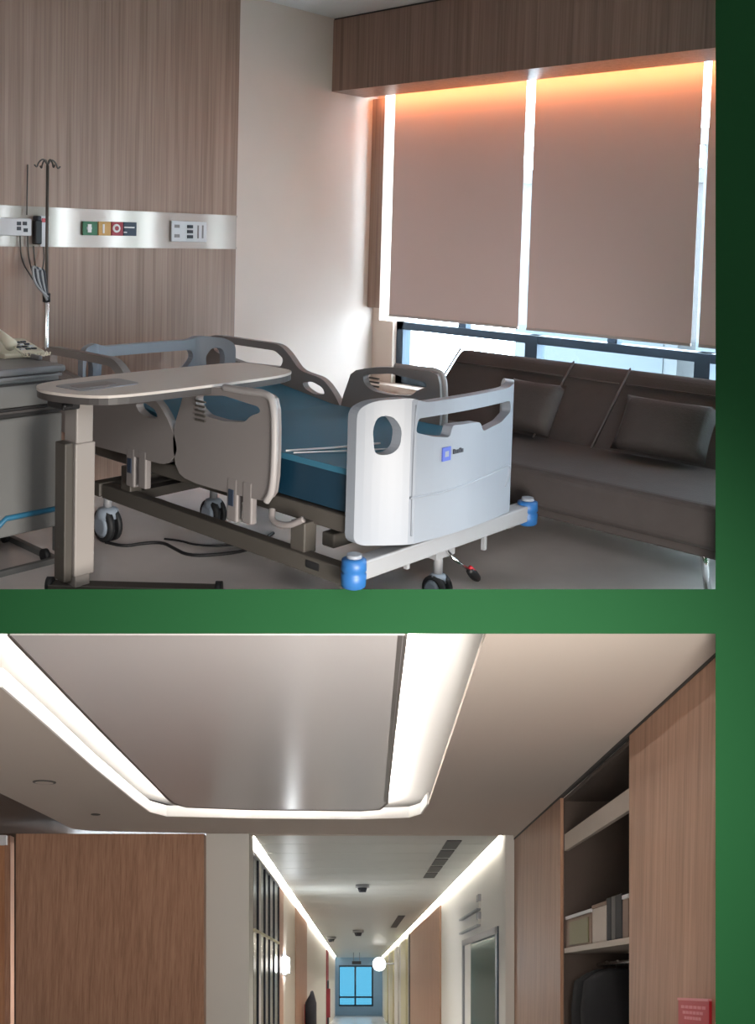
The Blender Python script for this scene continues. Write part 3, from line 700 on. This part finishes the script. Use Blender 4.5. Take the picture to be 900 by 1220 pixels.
for v0 in (268, 274, 280): wall_box(223, v0, 229.5, v0+4, 'button', 0.006, M['ink'], nc, 0.001, y=yq)
for u0 in (235.5, 241): wall_box(u0, 268.5, u0+1.3, 284, 'mark', 0.002, M['rail_plastic'], nc, 0, y=yq)

# ================================================================== SOFA
sf = thing('sofa', 'long charcoal leatherette sofa bed under the window', 'sofa', (-0.55, -2.1, 0))
YS0, YS1 = -1.12, -3.02
box('seat', -1.04, -0.38, YS1, YS0, 0.235, 0.40, M['sofa'], sf, 0.035, 4)
box('seat_base', -0.98, -0.32, YS1+0.03, YS0-0.03, 0.19, 0.24, M['sofa'], sf, 0.01)
box('back_panel', -0.14, -0.09, YS1+0.02, YS0-0.06, 0.03, 0.42, M['sofa'], sf)  # added unseen board, blocks window light from reaching under the sofa
bnd = [at(690, 433, 0, -0.08).y, at(757, 441, 0, -0.08).y]
secs = [(YS0-0.06, bnd[0]), (bnd[0], bnd[1]), (bnd[1], YS1)]
prof = rounded([(-0.50, 0.36), (-0.13, 0.725), (-0.03, 0.715), (-0.02, 0.64), (-0.33, 0.28)], 0.05, 4)
for i, (a, b) in enumerate(secs):
    s = prism('back_section', prof, b+0.004, a-0.004, lambda x, z, y: (x, y, z), M['sofa'], sf, bevel=0.02, seg=3)
    tube('seam', [(-0.20, a-0.02, 0.665), (-0.20, b+0.02, 0.665)], 0.004, M['sofa_seam'], s, 6)
    tube('seam', [(-0.505, a-0.006, 0.385), (-0.33, a-0.006, 0.555), (-0.14, a-0.006, 0.735)], 0.005, M['sofa_seam'], s, 6)
for x in (-0.9, -0.45):
    for y in (YS0-0.12, YS1+0.14):
        tube('leg', [(x+0.05, y, 0.20), (x+0.12, y, 0.0)], 0.014, M['chrome'], sf, 10)
    tube('leg_rail', [(x+0.055, YS0-0.12, 0.19), (x+0.055, YS1+0.14, 0.19)], 0.010, M['chrome'], sf, 8)
# two loose cushions leaning on the back
bd = Vector((0.37, 0, 0.365)).normalized(); bn = Vector((-0.365, 0, 0.37)).normalized()
def cush(pxa, pxb, pyc, lab, half_h):
    base = Vector((-0.505, 0, 0.47)); 
    a, b = at(pxa, pyc, 0, -0.45).y, at(pxb, pyc, 0, -0.45).y
    c = Vector((-0.445, (a+b)/2, 0.535))
    o = pillow('cushion', c, (0, 1, 0), (bd*0.9+Vector((0, 0, 0.35))).normalized(), (bd*0.9+Vector((0, 0, 0.35))).normalized().cross(Vector((0, 1, 0))), abs(a-b)/2, half_h, 0.058, M['sofa'])
    tag(o, lab, 'cushion', 'sofa cushions')
cush(600, 664, 495, 'smaller charcoal cushion on the sofa beside the white footboard', 0.135)
cush(736, 850, 525, 'wide charcoal cushion at the right end of the sofa', 0.135)

# ================================================================== CABLES ON THE FLOOR
def fl(px, py, z=0.006): return at(px, py, 2, z)
c1 = [fl(126, 646), fl(148, 651), fl(171, 647), fl(194, 646), fl(207, 653), fl(224, 662), fl(260, 661), fl(300, 655), fl(318, 640), fl(326, 635)]
tag(tube('power_cable', c1, 0.007, M['black'], None, 6, 2), 'black power cable curving across the floor under the bed', 'cable')
c2 = [fl(196, 642), fl(217, 644.5), fl(231, 649), fl(262, 651), fl(300, 648), fl(330, 650)]
tag(tube('power_cable', c2, 0.005, M['black'], None, 6, 2), 'thinner black cable above the thicker one under the bed', 'cable')

# ================================================================== LOWER STOREY: CEILING WITH LIGHT COVE
HS = 1.243; XR = 1.355; HCOV = 1.345
def s_(px, py): return soff(px, py, HS)
notch = [s_(-78, 752), s_(0, 818), s_(50, 861), s_(110, 914), s_(158, 953), s_(177, 967), s_(198, 972.5), s_(300, 975), s_(430, 976), s_(488, 974), s_(503, 969.5), s_(511, 958), s_(580.5, 752)]
outer = [(XR, notch[-1][1]), (XR, 8.2), s_(612, 995), s_(245, 993), s_(107, 990), s_(86, 987.5), s_(58, 973), s_(0, 945), (-4.2, 5.6), (-4.2, notch[0][1])]
sfp = struct(prism('ceiling_soffit', outer+notch, HS, HS+0.028, lambda X, d, H: cw(X, H, d), M['soffit']), 'beige lower ceiling with a long rounded light cove')
# pale lip round the opening
lip_in = notch[1:-1]
struct(prism('ceiling_cove', [(-1.75, 3.5), (XR+0.8, 3.5), (XR+0.8, 8.35), (-0.8, 8.35), (-1.75, 6.5)], HCOV, HCOV+0.012, lambda X, d, H: cw(X, H, d), M['cove']), 'white recessed ceiling inside the light cove')
def lip(name, pts, h0, h1, off, m):
    v = []; f = []
    N = len(pts)
    for i, p in enumerate(pts):
        a = Vector(pts[max(i-1, 0)]); b = Vector(pts[min(i+1, N-1)]); t = (b-a).normalized(); n = Vector((t.y, -t.x))
        q = Vector(p)+n*off
        v += [cw(p[0], h0, p[1]), cw(q.x, h0, q.y), cw(q.x, h1, q.y), cw(p[0], h1, p[1])]
    for i in range(N-1):
        for k in range(4): f.append((4*i+k, 4*i+(k+1) % 4, 4*i+4+(k+1) % 4, 4*i+4+k))
    f += [(0, 1, 2, 3), tuple(4*(N-1)+k for k in (3, 2, 1, 0))]
    return mk(name, v, f, m)
struct(lip('trim_8', lip_in, HS-0.002, HS+0.078, 0.012, M['cove']), 'pale upright lip round the ceiling cove')
HP = 1.272
def p_(px, py): return soff(px, py, HP)
panel_poly = [p_(12, 757), p_(108, 857), p_(199, 950), p_(207, 957), p_(222, 961.5), p_(300, 964.5), p_(430, 966), p_(452, 964.5), p_(461, 957), p_(472, 850), p_(482.5, 757)]
cp = thing('ceiling_panel', 'large glossy grey ceiling panel floating inside the light cove', 'ceiling panel', cw(-0.4, HP, 5.0))
prism('panel_face', panel_poly, HP, HP+0.012, lambda X, d, H: cw(X, H, d), M['panel'], cp)
def ribbon(name, pts, h0, h1, w0, w1, m, parent):
    v = []; f = []; N = len(pts)
    for i, p in enumerate(pts):
        a = Vector(pts[max(i-1, 0)]); b = Vector(pts[min(i+1, N-1)]); t = (b-a).normalized(); n = Vector((t.y, -t.x))
        for w_, h_ in ((w0, h0), (w1, h0), (w1, h1), (w0, h1)):
            q = Vector(p)+n*w_; v.append(cw(q.x, h_, q.y))
    for i in range(N-1):
        for k in range(4): f.append((4*i+k, 4*i+(k+1) % 4, 4*i+4+(k+1) % 4, 4*i+4+k))
    f += [(0, 1, 2, 3), tuple(4*(N-1)+k for k in (3, 2, 1, 0))]
    return mk(name, v, f, m, parent)
ribbon('dark_trim', panel_poly, HP-0.004, HP+0.014, -0.010, 0.004, M['panel_trim'], cp)
ribbon('side_trim', [p_(484, 757), p_(473.5, 850), p_(462.5, 955)], HP-0.001, HP+0.014, -0.030, -0.012, M['panel_trim'], cp)
tag(ribbon('led_strip', panel_poly, HP+0.0145, HP+0.019, 0.004, 0.024, M['led_white'], None), 'white light strip on top of the floating ceiling panel', 'light strip')

# fittings in the lower ceiling
def cdisc(name, px, py, r, H, m, lab, cat, depth=0.012, ring=None, group=None):
    X, d = soff(px, py, H); t = thing(name, lab, cat, cw(X, H, d), group)
    o = lathe('trim_ring', cw(X, H, d), -NRM, [(-0.004, r), (depth*0.4, r), (depth*0.5, r*0.82)], ring or M['soffit'], t, 24)
    lathe('centre', cw(X, H, d), -NRM, [(depth*0.4, r*0.80), (depth*0.52, r*0.78)], m, t, 24)
    return t
cdisc('ceiling_speaker', 53, 931.5, 0.070, HS, M['soffit'], 'round beige ceiling fitting at the far left of the cove', 'ceiling fitting', ring=M['frame_taupe'])
cdisc('ceiling_spot', 114, 970, 0.034, HS, M['dark_slot'], 'small dark recessed spot near the wood wall', 'ceiling fitting', ring=M['frame_taupe'])

# ================================================================== LOWER STOREY: WALLS
HF = -1.45
struct(cbox('floor_passage', -4.25, 2.2, HF-0.05, HF, 3.2, 46, M['pass_floor']), 'pale passage floor')
kbox('shell_floor', -4.3, 3.7, -4.25, -4.15, -2.3, 3.5, M['hall'])  # bottom of the made-up hall, added to close it against sky light
dW = 7.95
x0, _ = front(19, 1100, dW); x1, _ = front(243, 1100, dW)
struct(cbox('wall_wood', x0, x1, HF, HS-0.001, dW, dW+0.12, M['wood_pass']), 'warm brown wood wall left of the passage')
struct(cbox('wall_column', x1, -0.885, HF, 1.40, dW+0.12, dW+0.45, M['pass_white']), 'white wall return at the mouth of the passage')
struct(cbox('wall_far_left', -4.2, x0+0.2, HF, 1.4, dW+0.75, dW+0.9, M['dark_wood']))
struct(cbox('ceiling_lobby', -4.3, x1+0.5, 1.36, 1.40, 4.4, dW+0.9, M['dark_wood']))
xd0, _ = front(-60, 1100, dW+0.35); xd1, _ = front(13.5, 1100, dW+0.35)
dr_ = struct(thing('door_1', 'orange brown wooden door at the far left edge', 'door', cw((xd0+xd1)/2, HF, dW+0.35))); del dr_['category']
xh, hh = front(13.5, 996, dW+0.35)
cbox('door_leaf', xd0, xd1-0.05, HF, hh-0.06, dW+0.35, dW+0.40, M['wood_door'], dr_)
cbox('door_frame', xd1-0.05, xd1, HF, hh, dW+0.33, dW+0.42, M['wood_pass'], dr_)
cbox('door_frame', xd0, xd1, hh-0.055, hh, dW+0.33, dW+0.42, M['wood_pass'], dr_)
xq, hq = front(5, 1000, dW+0.33)
cbox('door_closer', xq-0.04, xq+0.03, hq-0.05, hq+0.03, dW+0.29, dW+0.35, M['paper'], dr_)
# dark slot under the soffit edge
xa, da = s_(60, 972)
# right side: wood panel, wardrobe niche, wood panel
dA, dB, dC = F*XR/(750-VX), F*XR/(668-VX), 8.2
struct(cbox('wall_panel', XR, XR+0.55, HF, HS-0.014, 3.37, dA, M['wood_pass']), 'warm brown wood panel at the right of the wardrobe')
struct(cbox('wall_panel', XR, XR+0.55, HF, HS-0.014, dB, dC, M['wood_pass']), 'narrow wood panel between the wardrobe and the passage')
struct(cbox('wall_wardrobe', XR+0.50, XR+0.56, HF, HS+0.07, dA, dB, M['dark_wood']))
struct(cbox('trim_9', XR-0.004, XR+0.02, HS-0.014, HS+0.002, 3.4, dC, M['dark_slot']), 'dark strip painted as a shadow gap between wood wall and ceiling')  # solid strip, the shade of the joint is put into its colour
wd = thing('wardrobe', 'open dark wardrobe niche in the right wood wall', 'wardrobe', cw(XR+0.25, HF, (dA+dB)/2))
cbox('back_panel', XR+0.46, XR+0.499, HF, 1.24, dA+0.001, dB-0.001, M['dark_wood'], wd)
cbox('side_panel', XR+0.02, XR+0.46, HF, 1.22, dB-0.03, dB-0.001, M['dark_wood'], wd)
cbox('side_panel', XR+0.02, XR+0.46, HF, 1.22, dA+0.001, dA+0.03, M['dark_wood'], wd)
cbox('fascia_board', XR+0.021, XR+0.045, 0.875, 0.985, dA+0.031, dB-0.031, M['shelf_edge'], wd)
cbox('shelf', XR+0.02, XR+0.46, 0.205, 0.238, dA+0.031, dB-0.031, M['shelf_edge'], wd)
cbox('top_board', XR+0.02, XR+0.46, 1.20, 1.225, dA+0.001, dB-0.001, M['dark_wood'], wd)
tube('hanging_rail', [cw(XR+0.24, 0.13, dA+0.03), cw(XR+0.24, 0.13, dB-0.03)], 0.012, M['chrome'], wd, 10)
cbox('glass_shelf', XR+0.20, XR+0.46, 0.475, 0.485, dA+0.031, dB-0.031, M['glass_teal'], wd)
# items on the shelf, seen at an angle
def shelf_item(name, pxa, pxb, h, m, lab, cat, cap=None, xo=0.03, dep=0.22):
    Xf = XR+xo
    da_, db_ = F*Xf/(pxb-VX), F*Xf/(pxa-VX)
    t = thing(name, lab, cat, cw(Xf, 0.239, (da_+db_)/2), 'things on the wardrobe shelf')
    cbox('body', Xf, Xf+dep, 0.239, 0.239+h, da_, db_, m, t, 0.004)
    if cap: cbox('lid', Xf-0.004, Xf+dep, 0.239+h, 0.239+h+0.022, da_, db_, cap, t, 0.003)
    return t
t = shelf_item('storage_box', 673, 705, 0.185, M['box_brown'], 'brown box with an olive picture and pale lid on the shelf', 'box', M['paper'])
Xf = XR+0.03; cbox('picture', Xf-0.006, Xf-0.001, 0.252, 0.40, F*Xf/(702-VX), F*Xf/(680-VX), M['olive'], t)
shelf_item('storage_box', 706, 722, 0.20, M['shelf_edge'], 'plain pale brown box in the middle of the wardrobe shelf', 'box', M['box_brown'])
for k, (a, b, mm, lab) in enumerate(((723, 728, 'cloth_black', 'leftmost of the dark binders on the wardrobe shelf'), (728.5, 733, 'cloth_grey', 'grey binder between the two black binders on the shelf'), (733.5, 741, 'cloth_black', 'thick black binder at the right on the wardrobe shelf'))):
    shelf_item('binder', a, b, 0.235, M[mm], lab, 'binder')
shelf_item('storage_box', 742, 749, 0.20, M['box_brown'], 'small brown box with white lid beside the wood panel', 'box', M['paper'])
def garment(pxc, wd_, m, lab, ln, xo=0.24):
    X = XR+xo; dc = F*X/(pxc-VX)
    t = thing('hanging_coat', lab, 'coat', cw(X, 0.13-ln, dc), 'clothes hanging in the wardrobe')
    v = []; f = []; n = 14; rows = [(0.10, 0.05, 0.02), (0.07, 0.13, 0.035), (0.02, 0.20, 0.05), (-0.15, 0.22, 0.06), (-0.45, 0.21, wd_), (-ln, 0.22, wd_)]
    for h, a, b in rows:
        for k in range(n):
            th = 2*math.pi*k/n; wv = 1+0.12*math.sin(3*th+h*9)
            v.append(cw(X+a*math.cos(th), h, dc+b*math.sin(th)*wv))
    for i in range(len(rows)-1):
        for k in range(n): f.append((i*n+k, i*n+(k+1) % n, (i+1)*n+(k+1) % n, (i+1)*n+k))
    f += [tuple(range(n)), tuple((len(rows)-1)*n+k for k in range(n))]
    mk('cloth', v, f, m, t, smooth=True)
    tube('hook', [cw(X, 0.09, dc), cw(X, 0.125, dc), cw(X, 0.15, dc), cw(X+0.02, 0.142, dc)], 0.004, M['chrome'], t, 6, 1)
garment(735, 0.09, M['cloth_black'], 'black coat hanging nearest the wood panel', 0.9)
garment(722, 0.06, M['cloth_black'], 'second black coat hanging in the wardrobe', 0.85)
garment(708, 0.05, M['cloth_grey'], 'grey coat hanging left of the black coats', 0.8)
for pxc, pyc in ((684, 1147), (711, 1157), (688, 1209)):
    Xg = XR+0.40; d_ = F*Xg/(pxc-VX); H_ = (VY-pyc)*d_/F
    t = tube('shoe_horn' if False else 'glint_hook', [cw(Xg+0.05, H_+0.04, d_+0.03), cw(Xg, H_+0.03, d_), cw(Xg-0.03, H_-0.03, d_-0.05)], 0.010, M['chrome'], None, 8, 1)  # invented hook standing for a glint of light in the niche
    tag(t, {684: 'uppermost made-up chrome hook for a glint inside the wardrobe', 711: 'made-up chrome hook for a glint behind the grey coat in the wardrobe', 688: 'lowest made-up chrome hook for a glint inside the wardrobe'}[pxc], 'hook', 'made-up glint hooks inside the wardrobe')
# red sign
sg = thing('red_sign', 'small red notice sign on the right wood panel', 'sign', cw(XR, -0.2, 3.82))
d0, d1 = F*XR/(849-VX), F*XR/(812-VX)
hT = (VY-1192)*d0/F
cbox('sign_plate', XR-0.012, XR-0.001, -0.30, hT-0.002, d0, d1, M['red'], sg)
cbox('sign_rim', XR-0.016, XR-0.001, hT-0.004, hT+0.006, d0, d1, M['pink'], sg)
for k, (a, b) in enumerate(((0.10, 0.92), (0.18, 0.86), (0.24, 0.80))):
    h = hT-0.030-k*0.022
    for j in range(6):
        u0 = a+(b-a)*j/6; u1 = u0+(b-a)/6*0.8
        cbox('sign_letter', XR-0.0135, XR-0.011, h-0.006, h+0.006, d0+(d1-d0)*u0, d0+(d1-d0)*u1, M['pink'], sg)

# ================================================================== LOWER STOREY: THE PASSAGE
HK = 1.262; XL, XRt = -0.90, 1.28; DE = 45.0
pc = struct(cbox('ceiling_passage', -0.99, 1.36, 1.40, 1.43, 8.0, DE, M['pass_ceiling']), 'passage ceiling of long grey panels')
dd = 8.08; k = 0
while dd < 20:
    cbox('ceiling_tile', -0.85, 1.22, HK, HK+0.02, dd, dd+0.585, M['pass_ceiling'], pc); dd += 0.6
cbox('ceiling_tile', -0.85, 1.22, HK, HK+0.02, dd, DE, M['pass_ceiling'], pc)
struct(cbox('trim_10', -4.3, 1.9, HS+0.07, 1.40, 8.06, 8.10, M['pass_ceiling']) if False else cbox('trim_10', -0.87, 1.24, HS+0.001, HS+0.09, 8.03, 8.07, M['soffit']), 'soffit edge at the mouth of the passage')
for X0, X1, lab in ((-0.897, -0.886, 'white light strip along the left top of the passage'), (1.263, 1.276, 'white light strip along the right top of the passage')):
    tag(cbox('led_strip', X0, X1, 1.285, 1.295, 8.41, DE-0.2, M['led_pass']), lab, 'light strip', 'light strips of the passage')
# left wall of the passage
def pl(px): return F*XL/(px-VX)
def pr(px): return F*XRt/(px-VX)
struct(cbox('wall_passage_left', XL-0.15, XL-0.02, HF, 1.40, 8.4, DE, M['pass_white']))
gp = thing('slatted_partition', 'dark glazed partition with cream rail at the left of the passage', 'partition', cw(XL, HF, 10))
segs = [302.5, 308, 310.5, 316, 321.5, 327, 332.5]
for i, (a, b) in enumerate(zip(segs, segs[1:])):
    if i == 1: cbox('white_post', XL-0.02, XL+0.006, HF, 1.15, pl(a), pl(b), M['pass_white'], gp); continue
    cbox('pane', XL-0.02, XL-0.004, HF, 1.14, pl(a)+0.02, pl(b)-0.02, M['dark_glass'], gp)
    cbox('slat', XL-0.02, XL+0.006, HF, 1.15, pl(b)-0.045, pl(b), M['slat'], gp)
cbox('cream_rail', XL-0.018, XL+0.012, 0.475, 0.50, pl(302.5), pl(332.5), M['cream'], gp)
cbox('top_rail', XL-0.02, XL+0.01, 1.15, 1.18, pl(302.5), pl(332.5), M['frame_metal'], gp)
struct(cbox('trim_11', XL-0.02, XL, HF, 1.17, pl(333.5), pl(338), M['wood_pass']))
struct(cbox('trim_12', XL-0.02, XL-0.004, HF, 1.17, pl(338), pl(352), M['beige']))
struct(cbox('trim_13', XL-0.02, XL, HF, 1.17, pl(352.5), pl(366), M['wood_pass']))
struct(cbox('trim_14', XL-0.02, XL+0.01, HF, 1.10, pl(389.5), pl(391.5), M['g_red']), 'dark red post far down the passage')
ex = thing('fire_extinguisher', 'red fire extinguisher with black hood by the left passage wall', 'extinguisher', cw(XL+0.12, HF, 16.9))
xe_, he_ = front(369, 1203, 17.0)
cbox('bracket', xe_-0.085, xe_-0.02, he_-0.25, he_+0.10, 16.9, 17.0, M['red'], ex)
tube('cylinder', [cw(xe_+0.03, he_-0.25, 16.85), cw(xe_+0.03, he_+0.12, 16.85), cw(xe_+0.05, he_+0.24, 16.85), cw(xe_+0.05, he_+0.32, 16.85)], [0.10, 0.10, 0.05, 0.025], M['ink'], ex, 12)
cbox('wall_stand', xe_-0.085, xe_+0.13, HF, he_-0.25, 16.75, 17.0, M['pass_white'], ex)
rb = thing('red_banner_stand', 'dark red upright stand near the end window', 'stand', cw(-0.83, HF, 30))
xb_, hb_ = front(391, 1195, 30)
tube('pole', [cw(xb_, HF, 30), cw(xb_, hb_+0.7, 30)], 0.03, M['ink'], rb, 8)
cbox('banner', xb_-0.05, xb_+0.07, hb_-0.45, hb_+0.45, 29.97, 30.0, M['g_red'], rb)
ws = thing('wall_lamp', 'small lit lamp on the left passage wall past the dark partition', 'lamp', cw(XL, 0.1, 12.3))
cbox('lamp_plate', XL-0.003, XL+0.006, 0.12, 0.38, 11.9, 12.7, M['frame_metal'], ws)
cbox('lit_shade', XL+0.006, XL+0.05, 0.15, 0.35, 12.0, 12.6, M['lamp_wall'], ws, 0.01)
# right wall of the passage
struct(cbox('wall_passage_right', XRt+0.001, XRt+0.15, HF, 1.40, 8.2, pr(594.5), M['pass_white']))
struct(cbox('wall_passage_right', XRt+0.001, XRt+0.15, 0.52, 1.40, pr(594.5), pr(552), M['pass_white']))
struct(cbox('wall_passage_right', XRt+0.001, XRt+0.15, HF, 1.40, pr(552), DE, M['pass_white']))
struct(cbox('wall_recess', XRt+0.9, XRt+0.95, HF, 1.4, pr(594.5)-0.3, pr(552)+1.2, M['pass_white']))
for q in (pr(594.5)-0.3, pr(552)+1.2): struct(cbox('wall_recess', XRt+0.15, XRt+0.95, HF, 1.4, q, q+0.05, M['pass_white']))
struct(cbox('ceiling_recess', XRt+0.15, XRt+0.95, 0.6, 0.65, pr(594.5)-0.3, pr(552)+1.2, M['pass_white']))
d2 = struct(thing('door_2', 'teal glass door in the white right wall of the passage', 'door', cw(XRt, HF, 9.9))); del d2['category']
cbox('door_frame', XRt-0.015, XRt+0.05, 0.455, 0.52, pr(594.5), pr(552), M['frame_metal'], d2)
cbox('door_frame', XRt-0.015, XRt+0.05, HF, 0.52, pr(594.5), pr(592), M['frame_blue'], d2)
cbox('door_frame', XRt-0.015, XRt+0.05, HF, 0.52, pr(553), pr(552), M['frame_metal'], d2)
cbox('pane', XRt+0.01, XRt+0.02, HF, 0.455, pr(592), pr(560), M['glass_teal'], d2)
cbox('door_leaf', XRt+0.01, XRt+0.05, HF, 0.455, pr(560), pr(553), M['pass_white'], d2)
for py0, py1, lab in ((1068, 1080, 'upper pale sign plate above the glass door'), (1089, 1099, 'lower pale sign plate above the glass door')):
    da_, db_ = pr(573), pr(551)
    h1 = (VY-py0)*da_/F; h0 = (VY-py1-2)*da_/F
    t = thing('door_sign', lab, 'sign', cw(XRt, h0, (da_+db_)/2), 'signs above the glass door')
    cbox('plate', XRt-0.02, XRt, h0, h1, da_, db_, M['pass_white'], t)
    cbox('shadow_edge', XRt-0.04, XRt, h0-0.02, h0, da_, db_, M['frame_metal'], t)  # grey strip coloured as the shadow under the plate
    cbox('end_cap', XRt-0.03, XRt, h1-0.05, h1+0.02, da_-0.03, da_+0.12, M['frame_metal'], t)
struct(cbox('trim_15', XRt-0.02, XRt, HF, 1.17, pr(526), pr(490), M['wood_pass']), 'wood panel on the right passage wall')
struct(cbox('trim_16', XRt-0.02, XRt, HF, 1.17, pr(489.5), pr(488), M['dark_slot']))
for a, b, mm in ((486, 480, 'cream'), (476, 472, 'pass_white'), (470, 466, 'cream'), (463, 459, 'cream')):
    struct(cbox('trim_17', XRt-0.05, XRt, HF, 1.10, pr(a), pr(b), M[mm]))
cl = thing('round_sign', 'round lit white sign hanging far down the passage', 'sign', cw(0.8, 0.6, 30))
xk, hk = front(452, 1148, 30)
lathe('lit_disc', cw(xk, hk, 30), -FW, [(0, 0.20), (0.05, 0.20), (0.06, 0.17)], M['lamp_white'], cl, 20)
tube('bracket', [cw(xk+0.2, hk, 30.02), cw(XRt, hk, 30.02)], 0.02, M['frame_metal'], cl, 6)
# vents and detectors
def vent(px0, py0, px1, py1, n, lab):
    (Xa, da_), (Xb, db_) = soff(px0, py0, HK), soff(px1, py1, HK)
    t = thing('ceiling_vent', lab, 'vent', cw((Xa+Xb)/2, HK, (da_+db_)/2))
    X = (Xa+Xb)/2
    for i in range(n):
        s0 = da_+(db_-da_)*(i+0.08)/n; s1 = da_+(db_-da_)*(i+0.92)/n
        cbox('slot', X-0.065, X+0.065, HK-0.008, HK, s0, s1, M['dark_slot'], t)
vent(546, 1000, 508, 1046, 5, 'long dark slot vent of five sections in the passage ceiling')
vent(478, 1089, 470, 1106, 1, 'small dark vent far along the passage ceiling')
def det(px, py, r, lab):
    X, d = soff(px, py, HK); t = thing('smoke_detector', lab, 'detector', cw(X, HK, d), 'detectors on the passage ceiling')
    lathe('base', cw(X, HK, d), -NRM, [(0, r), (r*0.4, r)], M['frame_metal'], t, 14)
    lathe('head', cw(X, HK, d)-NRM*r*0.4, -NRM, [(0, r*0.7), (r*0.5, r*0.5)], M['ink'], t, 14)
det(432, 1054, 0.09, 'nearest detector in the middle of the passage ceiling')
det(427, 1108, 0.13, 'second detector in the middle of the passage ceiling')
det(395, 1116, 0.13, 'detector close to the left passage wall')
exs = thing('exit_sign', 'small dark sign box hanging before the end window', 'sign', cw(0.1, 0.9, 38))
xk, hk = front(425, 1147, 38)
cbox('sign_box', xk-0.18, xk+0.18, hk-0.06, hk+0.06, 38, 38.1, M['ink'], exs)
for s in (-1, 1): tube('suspension_rod', [cw(xk+s*0.12, hk+0.06, 38.05), cw(xk+s*0.12, HK, 38.05)], 0.012, M['frame_metal'], exs, 6)
# end wall with window
def fe(px, py): return front(px, py, DE)
w0, wh = fe(404, 1150); w1, wl = fe(445, 1199)
struct(cbox('wall_end', -1.1, w0, HF, 1.4, DE, DE+0.2, M['end_haze']))
struct(cbox('wall_end', w1, 1.5, HF, 1.4, DE, DE+0.2, M['end_haze']))
struct(cbox('wall_end', w0, w1, wh, 1.4, DE, DE+0.2, M['end_haze']))
struct(cbox('wall_end', w0, w1, HF, wl, DE, DE+0.2, M['end_haze']))
w2 = struct(thing('window_2', 'bright window at the end of the passage', 'window', cw((w0+w1)/2, wl, DE))); del w2['category']
cbox('pane', w0, w1, wl, wh, DE+0.10, DE+0.11, M['glass_haze'], w2)
for px_ in (404, 423.5, 444): 
    X, _ = fe(px_, 1180); cbox('mullion', X-0.04, X+0.04, wl, wh, DE+0.02, DE+0.09, M['frame_blue'], w2)
for py_ in (1151, 1188, 1198):
    _, H = fe(420, py_); cbox('transom', w0, w1, H-0.04, H+0.04, DE+0.02, DE+0.09, M['frame_blue'], w2)
